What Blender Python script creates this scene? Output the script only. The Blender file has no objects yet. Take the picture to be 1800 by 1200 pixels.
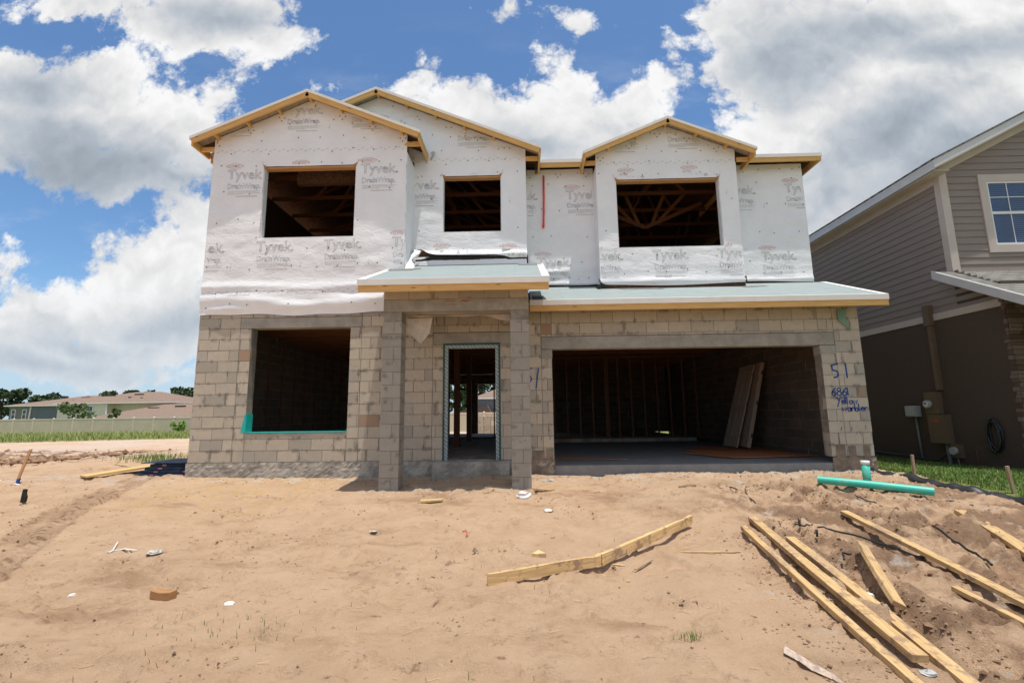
import bpy, math, random
import numpy as np
from mathutils import Vector, Matrix
S = bpy.context.scene
COL = S.collection
R_ = random.Random(7)

# ------------------------------------------------------------------ camera
cam_d = bpy.data.cameras.new("camera"); cam = bpy.data.objects.new("camera", cam_d); COL.objects.link(cam); S.camera = cam
CF, CP, CR, CY = 829.0, .1507, -.0125, -.0233
CLOC = Vector((6.067, -8.56, .815))
F = Vector((math.sin(CY)*math.cos(CP), math.cos(CY)*math.cos(CP), math.sin(CP)))
Rv = Vector((math.cos(CY), -math.sin(CY), 0)); Uv = Rv.cross(F)
Rv, Uv = Rv*math.cos(CR)+Uv*math.sin(CR), -Rv*math.sin(CR)+Uv*math.cos(CR)
M = Matrix((Rv, Uv, -F)).transposed().to_4x4(); M.translation = CLOC
cam.matrix_world = M
cam_d.sensor_width = 36; cam_d.lens = CF/1800*36; cam_d.clip_end = 2000; cam_d.clip_start = .05

# ------------------------------------------------------------------ light, exposure
S.view_settings.view_transform = 'Standard'; S.view_settings.look = 'None'
S.view_settings.exposure = 0.52; S.view_settings.gamma = 1
SUNV = Vector((.12, -.135, 1)).normalized()
sd = bpy.data.lights.new("sun", 'SUN'); sd.energy = 3.2; sd.angle = math.radians(.5); sd.color = (1, .95, .87)
so = bpy.data.objects.new("sun", sd); COL.objects.link(so)
so.rotation_euler = (-SUNV).to_track_quat('-Z', 'Y').to_euler()
W = bpy.data.worlds.new("World"); S.world = W; W.use_nodes = True
wt = W.node_tree; wt.nodes.clear()
W.cycles.sampling_method = 'MANUAL'; W.cycles.sample_map_resolution = 256

class NT:
    """tiny node-expression helper"""
    def __init__(s, t): s.t = t
    def n(s, kind, **kw):
        nd = s.t.nodes.new(kind)
        for k, v in kw.items(): setattr(nd, k, v)
        return nd
    def put(s, sock, v):
        if hasattr(v, 'is_output') or isinstance(v, bpy.types.NodeSocket): s.t.links.new(v, sock)
        elif v is not None: sock.default_value = v
    def math(s, op, a, b=None, c=None, clamp=False):
        nd = s.n('ShaderNodeMath', operation=op, use_clamp=clamp)
        s.put(nd.inputs[0], a)
        if b is not None: s.put(nd.inputs[1], b)
        if c is not None: s.put(nd.inputs[2], c)
        return nd.outputs[0]
    def mix(s, f, a, b, blend='MIX'):
        nd = s.n('ShaderNodeMix', data_type='RGBA', blend_type=blend)
        s.put(nd.inputs[0], f)
        for i, v in ((6, a), (7, b)):
            if isinstance(v, tuple) and len(v) == 3: v = v+(1,)
            s.put(nd.inputs[i], v)
        return nd.outputs[2]
    def sstep(s, x, a, b, lo=0., hi=1.):
        nd = s.n('ShaderNodeMapRange', interpolation_type='SMOOTHSTEP')
        s.put(nd.inputs[0], x); s.put(nd.inputs[1], a); s.put(nd.inputs[2], b); s.put(nd.inputs[3], lo); s.put(nd.inputs[4], hi)
        return nd.outputs[0]
    def noise(s, vec, scale, detail=3, rough=.5, out=0, dist=0.):
        nd = s.n('ShaderNodeTexNoise'); s.put(nd.inputs['Vector'], vec)
        nd.inputs['Scale'].default_value = scale; nd.inputs['Detail'].default_value = detail
        nd.inputs['Roughness'].default_value = rough; nd.inputs['Distortion'].default_value = dist
        return nd.outputs[out]
    def mapping(s, vec, scale=(1, 1, 1), loc=(0, 0, 0), rot=(0, 0, 0), typ='POINT'):
        nd = s.n('ShaderNodeMapping', vector_type=typ); s.put(nd.inputs[0], vec)
        nd.inputs['Location'].default_value = loc; nd.inputs['Rotation'].default_value = rot; nd.inputs['Scale'].default_value = scale
        return nd.outputs[0]

def build_sky():
    q = NT(wt)
    out = q.n('ShaderNodeOutputWorld'); bg = q.n('ShaderNodeBackground'); wt.links.new(bg.outputs[0], out.inputs[0])
    sky = q.n('ShaderNodeTexSky', sky_type='NISHITA'); sky.sun_disc = False
    sky.sun_elevation = math.asin(SUNV.z); sky.sun_rotation = math.atan2(SUNV.x, SUNV.y)
    sky.air_density = 1.0; sky.dust_density = .6; sky.ozone_density = 2.0
    tc = q.n('ShaderNodeTexCoord'); d = tc.outputs['Generated']
    sp = q.n('ShaderNodeSeparateXYZ'); wt.links.new(d, sp.inputs[0])
    ay = q.math('MAXIMUM', q.math('ABSOLUTE', sp.outputs[1]), .02)
    u = q.math('DIVIDE', sp.outputs[0], ay); v = q.math('DIVIDE', sp.outputs[2], ay)
    cb = q.n('ShaderNodeCombineXYZ'); wt.links.new(u, cb.inputs[0]); wt.links.new(v, cb.inputs[1]); uv = cb.outputs[0]
    # warp
    wn = q.noise(uv, 3.2, 4, .55, out=1)
    wv = q.n('ShaderNodeVectorMath', operation='SUBTRACT'); wt.links.new(wn, wv.inputs[0]); wv.inputs[1].default_value = (.5, .5, .5)
    ws = q.n('ShaderNodeVectorMath', operation='SCALE'); wt.links.new(wv.outputs[0], ws.inputs[0]); ws.inputs[3].default_value = .16
    wa = q.n('ShaderNodeVectorMath', operation='ADD'); wt.links.new(uv, wa.inputs[0]); wt.links.new(ws.outputs[0], wa.inputs[1]); p = wa.outputs[0]
    def field(blobs, src):
        acc = None
        for (cx, cy, rx, ry, rot) in blobs:
            m = q.mapping(src, (rx, ry, 1), (cx, cy, 0), (0, 0, rot), 'TEXTURE')
            ln = q.n('ShaderNodeVectorMath', operation='LENGTH'); wt.links.new(m, ln.inputs[0])
            val = q.math('MULTIPLY', q.math('SUBTRACT', 1, ln.outputs['Value']), math.sqrt(rx*ry))
            acc = val if acc is None else q.math('SMOOTH_MAX', acc, val, .03)
        return acc
    CL = CLOUDS; GR = GREYS
    fld = field(CL, p)
    def shift(src, dx, dy):
        a = q.n('ShaderNodeVectorMath', operation='ADD'); wt.links.new(src, a.inputs[0]); a.inputs[1].default_value = (dx, dy, 0); return a.outputs[0]
    def cells(src):
        v_ = q.n('ShaderNodeTexVoronoi', feature='F1'); q.put(v_.inputs['Vector'], src); v_.inputs['Scale'].default_value = 8.5
        v_.inputs['Detail'].default_value = 3.2; v_.inputs['Roughness'].default_value = .55; v_.inputs['Lacunarity'].default_value = 2.3; v_.normalize = True
        return v_.outputs['Distance']
    pw = q.n('ShaderNodeVectorMath', operation='ADD'); wt.links.new(p, pw.inputs[0])
    fw = q.n('ShaderNodeVectorMath', operation='SCALE'); wt.links.new(q.noise(uv, 22, 3, .6, out=1), fw.inputs[0]); fw.inputs[3].default_value = .045
    wt.links.new(fw.outputs[0], pw.inputs[1]); pw = pw.outputs[0]
    c1 = cells(pw); c2 = cells(shift(pw, .006, .022))
    fine = q.math('SUBTRACT', q.noise(uv, 16, 8, .68), .5)
    dens = q.math('ADD', fld, q.math('ADD', q.math('MULTIPLY', q.math('SUBTRACT', .275, c1), .26), q.math('MULTIPLY', fine, .17)))
    alpha = q.math('POWER', q.sstep(dens, -.022, .030), .8)
    s1 = q.noise(p, 4.5, 3, .5); s2 = q.noise(shift(p, .015, .05), 4.5, 3, .5)
    relief = q.math('ADD', q.math('MULTIPLY', q.math('SUBTRACT', s1, s2), .85), q.math('MULTIPLY', q.math('SUBTRACT', c2, c1), .60))
    relief = q.math('ADD', relief, q.math('MULTIPLY', fine, .10))
    puff = q.sstep(dens, .12, .0, 0., .07)
    grey = q.sstep(q.math('ADD', field(GR, p), q.math('MULTIPLY', fine, .06)), -.12, .15)
    lum = q.math('SUBTRACT', .83, q.math('MULTIPLY', grey, .41))
    lum = q.math('ADD', lum, q.math('MULTIPLY', q.math('ADD', relief, puff), q.math('SUBTRACT', 1, q.math('MULTIPLY', grey, .62))))
    lum = q.math('MINIMUM', q.math('MAXIMUM', lum, .36), .96)
    bfac = q.sstep(lum, .38, .85)
    tint = q.mix(bfac, (.86, .98, 1.13), (1, 1, 1.0))
    lm = q.n('ShaderNodeVectorMath', operation='SCALE'); wt.links.new(tint, lm.inputs[0]); wt.links.new(lum, lm.inputs[3]); cloudc = lm.outputs[0]
    # clouds overhead and behind, outside the photographed part
    n3 = q.noise(d, 2.6, 4, .55)
    over = q.math('MULTIPLY', q.sstep(n3, .47, .56), q.sstep(q.math('MAXIMUM', v, q.math('MULTIPLY', q.math('ABSOLUTE', u), .8)), 1.15, 1.6))
    back = q.math('MULTIPLY', q.sstep(n3, .48, .56), q.sstep(sp.outputs[1], .0, -.2))
    alpha = q.math('MULTIPLY', alpha, q.sstep(sp.outputs[1], -.05, .05))
    alpha = q.math('MAXIMUM', alpha, q.math('MAXIMUM', over, back))
    wisp = q.math('MULTIPLY', q.sstep(q.noise(q.mapping(uv, (1, 2.4, 1)), 3.0, 6, .6), .48, .75), .5)
    wisp = q.math('MULTIPLY', wisp, q.sstep(v, 1.0, .3))
    alpha = q.math('MAXIMUM', alpha, wisp)
    skyc = q.mix(1., sky.outputs[0], SKYTINT, 'MULTIPLY')
    hz = q.sstep(v, .36, .0)
    skyc = q.mix(q.math('MULTIPLY', hz, .75), skyc, (3.6, 4.6, 5.8))
    c10 = q.n('ShaderNodeVectorMath', operation='SCALE'); wt.links.new(cloudc, c10.inputs[0]); c10.inputs[3].default_value = CLOUDGAIN
    cl = q.mix(q.math('MULTIPLY', hz, .45), c10.outputs[0], (4.2, 5.0, 5.8))
    col = q.mix(alpha, skyc, cl)
    col = q.mix(q.sstep(sp.outputs[2], .0, -.03), col, (1.6, 1.2, .9))
    wt.links.new(col, bg.inputs[0]); bg.inputs[1].default_value = .1
SKYTINT = (.74, .94, 1.08); CLOUDGAIN = 6.9
#CT0
CLOUDS = [(-1.011, 1.021, 0.215, 0.073, 0), (-0.737, 0.987, 0.211, 0.096, 0), (-0.605, 0.912, 0.111, 0.07, 0), (-0.859, 0.936, 0.183, 0.063, 0), (-1.168, 0.719, 0.208, 0.144, 0), (-0.979, 0.757, 0.132, 0.129, 0), (-0.834, 0.687, 0.177, 0.142, 0), (-0.945, 0.582, 0.269, 0.079, -0.1), (-0.774, 0.62, 0.121, 0.102, 0), (-1.23, 0.848, 0.113, 0.054, -0.5), (-0.718, 0.757, 0.062, 0.075, -0.5), (-0.726, 0.384, 0.111, 0.13, 0), (-0.863, 0.32, 0.143, 0.087, 0.4), (-0.97, 0.244, 0.18, 0.072, 0), (-1.081, 0.207, 0.167, 0.078, 0), (-1.16, 0.339, 0.05, 0.061, 0), (-0.826, 0.216, 0.254, 0.097, 0), (-1.021, 0.143, 0.292, 0.064, 0), (-0.839, 0.103, 0.151, 0.031, 0), (-0.771, 0.177, 0.152, 0.077, 0), (-0.223, 0.756, 0.067, 0.074, -0.6), (-0.149, 0.703, 0.106, 0.073, -0.5), (0.11, 0.76, 0.069, 0.089, 0), (-0.057, 0.65, 0.144, 0.079, 0), (0.062, 0.661, 0.104, 0.108, 0), (0.178, 0.643, 0.142, 0.1, 0), (0.279, 0.712, 0.117, 0.061, 0.2), (0.362, 0.782, 0.059, 0.059, 0.5), (0.341, 0.76, 0.078, 0.059, 0), (0.112, 0.589, 0.193, 0.07, 0), (0.281, 0.619, 0.077, 0.071, 0), (0.561, 0.886, 0.144, 0.153, 0), (0.491, 0.684, 0.064, 0.04, 0), (0.514, 0.799, 0.078, 0.119, 0), (0.707, 0.778, 0.256, 0.224, 0), (1.014, 0.682, 0.323, 0.384, 0), (0.652, 0.623, 0.176, 0.156, 0), (0.587, 0.611, 0.126, 0.099, 0), (0.811, 0.482, 0.281, 0.22, 0), (0.556, 0.542, 0.088, 0.097, 0), (0.976, 0.857, 0.332, 0.166, 0), (0.603, 0.394, 0.195, 0.16, 0), (0.964, 0.36, 0.239, 0.184, 0), (0.109, 0.945, 0.046, 0.018, -0.3), (-0.041, 0.978, 0.03, 0.011, 0), (0.408, 0.877, 0.019, 0.027, 0), (-0.47, 0.768, 0.022, 0.012, 0)]
GREYS = [(-1.013, 0.584, 0.324, 0.109, -0.15), (-0.861, 0.552, 0.161, 0.071, -0.2), (-1.116, 0.644, 0.192, 0.088, 0), (-0.78, 0.549, 0.147, 0.057, -0.2), (-1.165, 0.793, 0.126, 0.061, 0), (-0.774, 0.208, 0.19, 0.033, 0), (-1.069, 0.118, 0.203, 0.028, 0), (-0.96, 0.167, 0.153, 0.023, 0), (0.827, 0.604, 0.212, 0.07, 0.5), (0.915, 0.519, 0.208, 0.095, 0.3), (0.618, 0.795, 0.116, 0.089, 0), (0.808, 0.863, 0.155, 0.06, 0), (1.034, 0.811, 0.19, 0.044, 0), (0.709, 0.458, 0.074, 0.053, 0.5), (-0.736, 0.979, 0.155, 0.041, 0), (0.008, 0.599, 0.117, 0.035, 0), (1.061, 0.583, 0.123, 0.083, 0.3)]
#CT1
build_sky()

# ------------------------------------------------------------------ helpers
def tag(o, label=None, cat=None, group=None, kind=None):
    if label: o['label'] = label
    if cat: o['category'] = cat
    if group: o['group'] = group
    if kind: o['kind'] = kind
    return o
def empty(name, loc, label, cat, group=None):
    o = bpy.data.objects.new(name, None); COL.objects.link(o); o.location = loc; o.empty_display_size = .1
    return tag(o, label, cat, group)

class MB:
    def __init__(s): s.v = []; s.f = []; s.uv = []; s.m = []; s.sm = []
    def face(s, idx, uv=None, m=0, sm=False):
        s.f.append(tuple(idx)); s.m.append(m); s.sm.append(sm)
        s.uv.append(uv if uv is not None else [(s.v[i][0], s.v[i][2]) for i in idx])
    def quad(s, a, b, c, d, m=0, uv=None):
        n = len(s.v); s.v += [tuple(a), tuple(b), tuple(c), tuple(d)]; s.face((n, n+1, n+2, n+3), uv, m)
    def frame(s, o, X, Y, Z, lx, ly, lz, m=0, jit=0, off=0):
        """oriented box: corner o, unit axes, lengths; u runs along X"""
        n = len(s.v); o = Vector(o)
        L = [(0, 0, 0), (lx, 0, 0), (lx, ly, 0), (0, ly, 0), (0, 0, lz), (lx, 0, lz), (lx, ly, lz), (0, ly, lz)]
        for a, b, c in L:
            p = o+X*a+Y*b+Z*c
            if jit: p = p+Vector((R_.uniform(-jit, jit), R_.uniform(-jit, jit), R_.uniform(-jit, jit)))
            s.v.append(tuple(p))
        for fc, ax in (((0, 3, 2, 1), 1), ((4, 5, 6, 7), 1), ((0, 1, 5, 4), 2), ((3, 7, 6, 2), 2), ((0, 4, 7, 3), 3), ((1, 2, 6, 5), 3)):
            uv = []
            for i in fc:
                a, b, c = L[i]
                uv.append((a+off, b) if ax == 1 else (a+off, c+ly) if ax == 2 else (off+b*.1, c))
            s.face([n+i for i in fc], uv, m)
    def box(s, x0, x1, y0, y1, z0, z1, m=0, jit=0):
        X, Y, Z = Vector((1, 0, 0)), Vector((0, 1, 0)), Vector((0, 0, 1))
        l = [x1-x0, y1-y0, z1-z0]; off = R_.uniform(0, 9)
        k = l.index(max(l))
        if k == 0: s.frame((x0, y0, z0), X, Y, Z, *l, m, jit, off)
        elif k == 1: s.frame((x1, y0, z0), Y, -X, Z, l[1], l[0], l[2], m, jit, off)
        else: s.frame((x0, y0, z0), Z, X, Y, l[2], l[0], l[1], m, jit, off)
    def beam(s, a, b, w, h, up=(0, 0, 1), m=0, jit=0, top=False):
        """bar from a to b, w across, h along up; centred (top: hangs below the line)"""
        a = Vector(a); b = Vector(b); X = (b-a); L = X.length; X.normalize(); up = Vector(up)
        Y = up.cross(X).normalized(); Z = X.cross(Y).normalized()
        o = a-Y*w/2-(Z*h if top else Z*h/2)
        s.frame(o, X, Y, Z, L, w, h, m, jit, R_.uniform(0, 9))
    def tube(s, pts, r, seg=10, m=0, cap=True, r1=None):
        pts = [Vector(p) for p in pts]; n0 = len(s.v); N = len(pts); u = 0
        prev = None
        for i, p in enumerate(pts):
            t = (pts[min(i+1, N-1)]-pts[max(i-1, 0)]).normalized()
            if prev is None: a = t.orthogonal().normalized()
            else: a = (prev-t*prev.dot(t)).normalized()
            prev = a; b = t.cross(a); rr = r if r1 is None else r+(r1-r)*i/(N-1)
            for k in range(seg):
                th = 2*math.pi*k/seg; s.v.append(tuple(p+(a*math.cos(th)+b*math.sin(th))*rr))
        for i in range(N-1):
            for k in range(seg):
                k2 = (k+1) % seg
                s.face((n0+i*seg+k, n0+i*seg+k2, n0+(i+1)*seg+k2, n0+(i+1)*seg+k), [(i*.1, k*.05), (i*.1, k*.05+.05), (i*.1+.1, k*.05+.05), (i*.1+.1, k*.05)], m, True)
        if cap:
            s.face([n0+k for k in range(seg)][::-1], None, m); s.face([n0+(N-1)*seg+k for k in range(seg)], None, m)
    def prism(s, poly, axis, a0, a1, m=0):
        """poly: 2D points in the plane normal to axis ('y': (x,z), 'x': (y,z), 'z': (x,y))"""
        n = len(s.v); k = len(poly)
        f = {'y': lambda p, a: (p[0], a, p[1]), 'x': lambda p, a: (a, p[0], p[1]), 'z': lambda p, a: (p[0], p[1], a)}[axis]
        for a in (a0, a1):
            for p in poly: s.v.append(f(p, a))
        uvp = [(p[0], p[1]) for p in poly]
        s.face(range(n, n+k), uvp, m); s.face(list(range(n+k, n+2*k))[::-1], uvp[::-1], m)
        for i in range(k):
            j = (i+1) % k
            L = math.dist(poly[i], poly[j])
            s.face((n+i, n+k+i, n+k+j, n+j), [(0, a0), (0, a1), (L, a1), (L, a0)], m)
    def ribbon(s, pts, w, y, m=0, nrm='y'):
        """flat painted stroke on a wall; pts are (x,z)"""
        P = [Vector((a, b)) for a, b in pts]; N = len(P); n0 = len(s.v)
        for i, p in enumerate(P):
            t = (P[min(i+1, N-1)]-P[max(i-1, 0)]).normalized(); nn = Vector((-t.y, t.x))*w/2
            for e in (nn, -nn):
                s.v.append((p.x+e.x, y, p.y+e.y) if nrm == 'y' else (y, p.x+e.x, p.y+e.y))
        for i in range(N-1): s.face((n0+2*i, n0+2*i+1, n0+2*i+3, n0+2*i+2), None, m)
    def build(s, name, mats, parent=None, bevel=0, smooth=False):
        me = bpy.data.meshes.new(name); me.from_pydata(s.v, [], s.f)
        for mt in (mats if isinstance(mats, (list, tuple)) else [mats]): me.materials.append(mt)
        me.polygons.foreach_set('material_index', s.m)
        me.polygons.foreach_set('use_smooth', [True]*len(s.f) if smooth else s.sm)
        ul = me.uv_layers.new(name='uv'); ul.data.foreach_set('uv', [c for f in s.uv for t in f for c in t])
        me.update()
        o = bpy.data.objects.new(name, me); COL.objects.link(o)
        if parent is not None:
            o.parent = parent; o.matrix_parent_inverse = Matrix.Translation(-wloc(parent))
        if bevel:
            b = o.modifiers.new('bevel', 'BEVEL'); b.width = bevel; b.segments = 2; b.limit_method = 'ANGLE'
        return o
def split(mb, name, mats, parent=None, bevel=0):
    """build every separate piece of mb as a part of its own"""
    par = list(range(len(mb.v)))
    def find(i):
        while par[i] != i: par[i] = par[par[i]]; i = par[i]
        return i
    for f in mb.f:
        a = find(f[0])
        for i in f[1:]: par[find(i)] = a
    grp = {}
    for k, f in enumerate(mb.f): grp.setdefault(find(f[0]), []).append(k)
    out = []
    for ks in grp.values():
        n = MB(); mp = {}
        for k in ks:
            idx = []
            for i in mb.f[k]:
                if i not in mp: mp[i] = len(n.v); n.v.append(mb.v[i])
                idx.append(mp[i])
            n.f.append(tuple(idx)); n.uv.append(mb.uv[k]); n.m.append(mb.m[k]); n.sm.append(mb.sm[k])
        out.append(n.build(name, mats, parent, bevel))
    return out
def wloc(o):
    # every parent here carries only a translation (empties), meshes sit at the origin
    v = Vector(o.location)
    return v
def recenter(o):
    """move a single-mesh thing's origin to its base"""
    me = o.data; co = np.empty(len(me.vertices)*3); me.vertices.foreach_get('co', co); co = co.reshape(-1, 3)
    c = Vector(((co[:, 0].min()+co[:, 0].max())/2, (co[:, 1].min()+co[:, 1].max())/2, co[:, 2].min()))
    co -= np.array(c); me.vertices.foreach_set('co', co.ravel()); me.update(); o.location = c
    return o
def minus(x0, x1, z0, z1, holes):
    xs = sorted({x0, x1, *[min(max(h[i], x0), x1) for h in holes for i in (0, 1)]})
    zs = sorted({z0, z1, *[min(max(h[i], z0), z1) for h in holes for i in (2, 3)]})
    out = []
    for a, b in zip(xs, xs[1:]):
        run = None
        for c, d in zip(zs, zs[1:]):
            mx, mz = (a+b)/2, (c+d)/2
            if any(h[0] < mx < h[1] and h[2] < mz < h[3] for h in holes):
                if run: out.append((a, b, *run)); run = None
            else: run = (run[0], d) if run else (c, d)
        if run: out.append((a, b, *run))
    return out

# ------------------------------------------------------------------ materials
def mat(name, fn=None, rough=.8, spec=.3):
    m = bpy.data.materials.new(name); m.use_nodes = True; t = m.node_tree
    b = t.nodes['Principled BSDF']; b.inputs['Roughness'].default_value = rough; b.inputs['Specular IOR Level'].default_value = spec
    q = NT(t); q.b = b
    if fn: fn(q, b)
    return m
def coords(q, kind='Object'): return q.n('ShaderNodeTexCoord').outputs[kind]
def setc(q, c):
    if isinstance(c, tuple): q.b.inputs['Base Color'].default_value = (*c, 1)
    else: q.t.links.new(c, q.b.inputs['Base Color'])
def bump(q, h, s=.3, d=.01):
    b = q.n('ShaderNodeBump'); b.inputs['Strength'].default_value = s; b.inputs['Distance'].default_value = d
    q.t.links.new(h, b.inputs['Height']); q.t.links.new(b.outputs[0], q.b.inputs['Normal'])
def flat(name, c, rough=.7, spec=.3, var=.12, scale=9, metal=0, bmp=.0):
    def fn(q, b):
        n = q.noise(coords(q), scale, 4, .6)
        k = q.sstep(n, .3, .7, 1-var, 1+var)
        sc = q.n('ShaderNodeVectorMath', operation='SCALE'); sc.inputs[0].default_value = c; q.t.links.new(k, sc.inputs[3])
        setc(q, sc.outputs[0]); b.inputs['Metallic'].default_value = metal
        if bmp: bump(q, q.noise(coords(q), scale*8, 3), bmp)
    return mat(name, fn, rough, spec)
def wood(name, c1, c2, rough=.7, dirt=0., knots=True):
    def fn(q, b):
        uv = coords(q, 'UV')
        g = q.noise(q.mapping(uv, (1.2, 28, 1)), 2.2, 5, .6, dist=.6)
        isl = q.n('ShaderNodeNewGeometry').outputs['Random Per Island']
        c = q.mix(q.sstep(g, .3, .72), c1, c2)
        dk = q.sstep(isl, 0, 1, .82, 1.12)
        sc = q.n('ShaderNodeVectorMath', operation='SCALE'); q.t.links.new(c, sc.inputs[0]); q.t.links.new(dk, sc.inputs[3]); c = sc.outputs[0]
        if knots:
            v = q.n('ShaderNodeTexVoronoi'); q.put(v.inputs['Vector'], q.mapping(uv, (2.2, 9, 1))); v.inputs['Scale'].default_value = 1.0
            c = q.mix(q.sstep(v.outputs['Distance'], .13, .06, 0, .75), c, tuple(x*.35 for x in c1))
        if dirt:
            dn = q.noise(coords(q, 'Object'), 7, 5, .65)
            c = q.mix(q.sstep(dn, .50, .60, 0, dirt*.9), c, (.30, .195, .125)); c = q.mix(q.sstep(q.noise(coords(q, 'Object'), 2.2, 3), .5, .7, 0, dirt*.4), c, (.34, .24, .16))
        setc(q, c); bump(q, g, .25, .004)
    return mat(name, fn, rough, .25)
m_wood = wood('pine', (.58, .33, .105), (.72, .45, .17))
m_stud = wood('stud_pine', (.42, .22, .09), (.55, .30, .13), knots=False)
m_inner = wood('shaded_stud', (.135, .052, .022), (.18, .078, .034), knots=False)  # stud pine with the indoor shade mixed into its colour
m_dosb = flat('shaded_sheathing', (.10, .055, .035), .9, .1, .3, 20)  # OSB colour darkened to stand in for interior shade
m_lumber = wood('site_lumber', (.50, .32, .14), (.72, .50, .25), dirt=.95)
m_lumber_pale = wood('pale_lumber', (.62, .43, .19), (.72, .53, .27), dirt=.5)
m_oldwood = wood('weathered_wood', (.36, .25, .15), (.50, .38, .25), dirt=.4)
m_osb = flat('osb', (.50, .36, .22), .8, .2, .25, 30)
m_deck = flat('deck_underside', (.33, .27, .21), .85, .15, .2, 12)
m_drip = flat('drip_edge', (.66, .62, .56), .45, .5, .04, 4)
m_dripw = flat('drip_edge_flange', (.80, .79, .74), .45, .5, .04, 4)
m_black = flat('black_felt', (.022, .021, .021), .7, .3, .4, 20)
m_grey_felt = flat('grey_felt', (.20, .20, .19), .8, .2, .2, 20)
m_inkg = flat('grey_ink', (.37, .37, .38), .8, .1, .05)
m_inkr = flat('red_ink', (.62, .36, .33), .8, .1, .05)
m_blue = flat('blue_spray', (.008, .06, .26), .6, .3, .2, 30)
m_redspray = flat('red_spray', (.42, .07, .03), .7, .3, .3, 30)
m_nail = flat('nail_cap', (.015, .015, .017), .5, .4)
m_teal = flat('sill_membrane', (.012, .40, .36), .5, .4, .1, 5)
def f_pipe(q, b):
    n = q.noise(coords(q), 9, 5, .65); setc(q, q.mix(q.sstep(n, .52, .70, 0, .55), (.05, .47, .36), (.36, .36, .26))); bump(q, n, .05)
m_pipe = mat('green_pvc', f_pipe, .42, .45)
m_pipew = flat('pipe_cap', (.74, .73, .70), .5, .4, .1, 20)
m_orange = flat('orange_conduit', (.80, .055, .03), .4, .5, .05)
m_white = flat('white_scrap', (.75, .74, .71), .6, .4, .12, 20, bmp=.3)
m_trim = flat('trim_paint', (.52, .45, .39), .6, .3, .05, 3)
m_gutter = flat('fascia_metal', (.56, .555, .54), .4, .5, .05, 3)
m_dark = flat('dark_plastic', (.02, .02, .022), .45, .5, .2, 20)
m_rubber = flat('hose_rubber', (.018, .02, .019), .35, .5, .2, 20)
m_greybox = flat('grey_enclosure', (.42, .42, .40), .5, .4, .04, 6)
m_brownbox = flat('painted_enclosure', (.15, .105, .065), .6, .3, .06, 6)
m_conduit = flat('conduit_grey', (.20, .20, .20), .5, .4, .06, 6)
m_bluewrap = flat('blue_sheeting', (.018, .03, .055), .6, .2, .3, 8)
m_blueprint = flat('red_print', (.42, .16, .17), .6, .3, .2, 8)
m_doorw = flat('primed_door', (.36, .27, .20), .6, .3, .05, 6)
m_ply = wood('plywood', (.36, .13, .06), (.46, .18, .08), knots=False)
m_cardbd = flat('tan_debris', (.42, .32, .22), .8, .2, .3, 20)

def f_conc(c, var=.2):
    def fn(q, b):
        o = coords(q); n = q.noise(o, 3.5, 7, .65); n2 = q.noise(o, 60, 3, .6)
        c2 = q.mix(q.sstep(n, .35, .68), tuple(x*(1-var) for x in c), tuple(x*(1+var) for x in c))
        c2 = q.mix(q.sstep(n2, .56, .7, 0, .4), c2, tuple(x*.5 for x in c)); setc(q, c2)
        bump(q, q.math('ADD', n2, n), .4, .006)
    return fn
m_conc = mat('concrete', f_conc((.36, .33, .285), .3), .9, .2)
m_slab = mat('slab_concrete', f_conc((.24, .235, .225), .12), .85, .25)
m_lintel = mat('precast_lintel', f_conc((.33, .305, .26), .16), .9, .2)
m_parge = mat('parging', f_conc((.24, .19, .145), .3), .92, .15)
m_mortar = mat('mortar', f_conc((.25, .225, .19), .25), .92, .15)
def f_block(tone):
    def fn(q, b):
        o = coords(q); isl = q.n('ShaderNodeNewGeometry').outputs['Random Per Island']
        c = q.mix(q.sstep(isl, .15, .85), tone[0], tone[1])
        c = q.mix(q.sstep(isl, .975, .985, 0, .7), c, tone[2])
        isb = q.math('FRACT', q.math('MULTIPLY', isl, 17.3))
        c = q.mix(q.sstep(isb, .72, .86, 0, .7), c, tone[3]); c = q.mix(q.sstep(q.math('FRACT', q.math('MULTIPLY', isl, 41.7)), .7, 1., 0, .35), c, tuple(min(1, v*1.25) for v in tone[0]))
        big = q.noise(o, 1.6, 5, .6); fine = q.noise(o, 95, 2, .6); mid = q.noise(o, 9, 4, .6)
        c = q.mix(q.sstep(big, .54, .72, 0, .40), c, tone[3])
        sp = q.n('ShaderNodeSeparateXYZ'); q.t.links.new(o, sp.inputs[0])
        h = q.math('ADD', sp.outputs[0], sp.outputs[1])
        zc = q.math('DIVIDE', sp.outputs[2], .2032); fz = q.math('FRACT', q.math('ADD', zc, 50))
        dz = q.math('ABSOLUTE', q.math('SUBTRACT', q.math('FRACT', q.math('ADD', fz, .5)), .5))   # 0 at bed joints
        par = q.math('MULTIPLY', q.math('MODULO', q.math('FLOOR', q.math('ADD', zc, 50)), 2), .5)
        fx = q.math('FRACT', q.math('ADD', q.math('ADD', q.math('DIVIDE', h, .4064), par), 50))
        dx = q.math('ABSOLUTE', q.math('SUBTRACT', q.math('FRACT', q.math('ADD', fx, .5)), .5))   # 0 at head joints
        near = q.math('MAXIMUM', q.sstep(dz, .30, .02), q.sstep(dx, .16, .01))
        sm = q.noise(q.mapping(o, (1, 1, .55)), 4.3, 6, .68)
        smear = q.math('MULTIPLY', near, q.sstep(sm, .52, .60))
        c = q.mix(q.math('MULTIPLY', smear, .75), c, (.17, .15, .125))
        c = q.mix(q.sstep(mid, .35, .7, 0, .22), c, tuple(x*.62 for x in tone[0]))
        c = q.mix(q.sstep(fine, .55, .75, 0, .35), c, tuple(x*.45 for x in tone[1])); setc(q, c)
        bump(q, q.math('ADD', fine, q.math('MULTIPLY', smear, 1.5)), .35, .004)
    return fn
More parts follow.
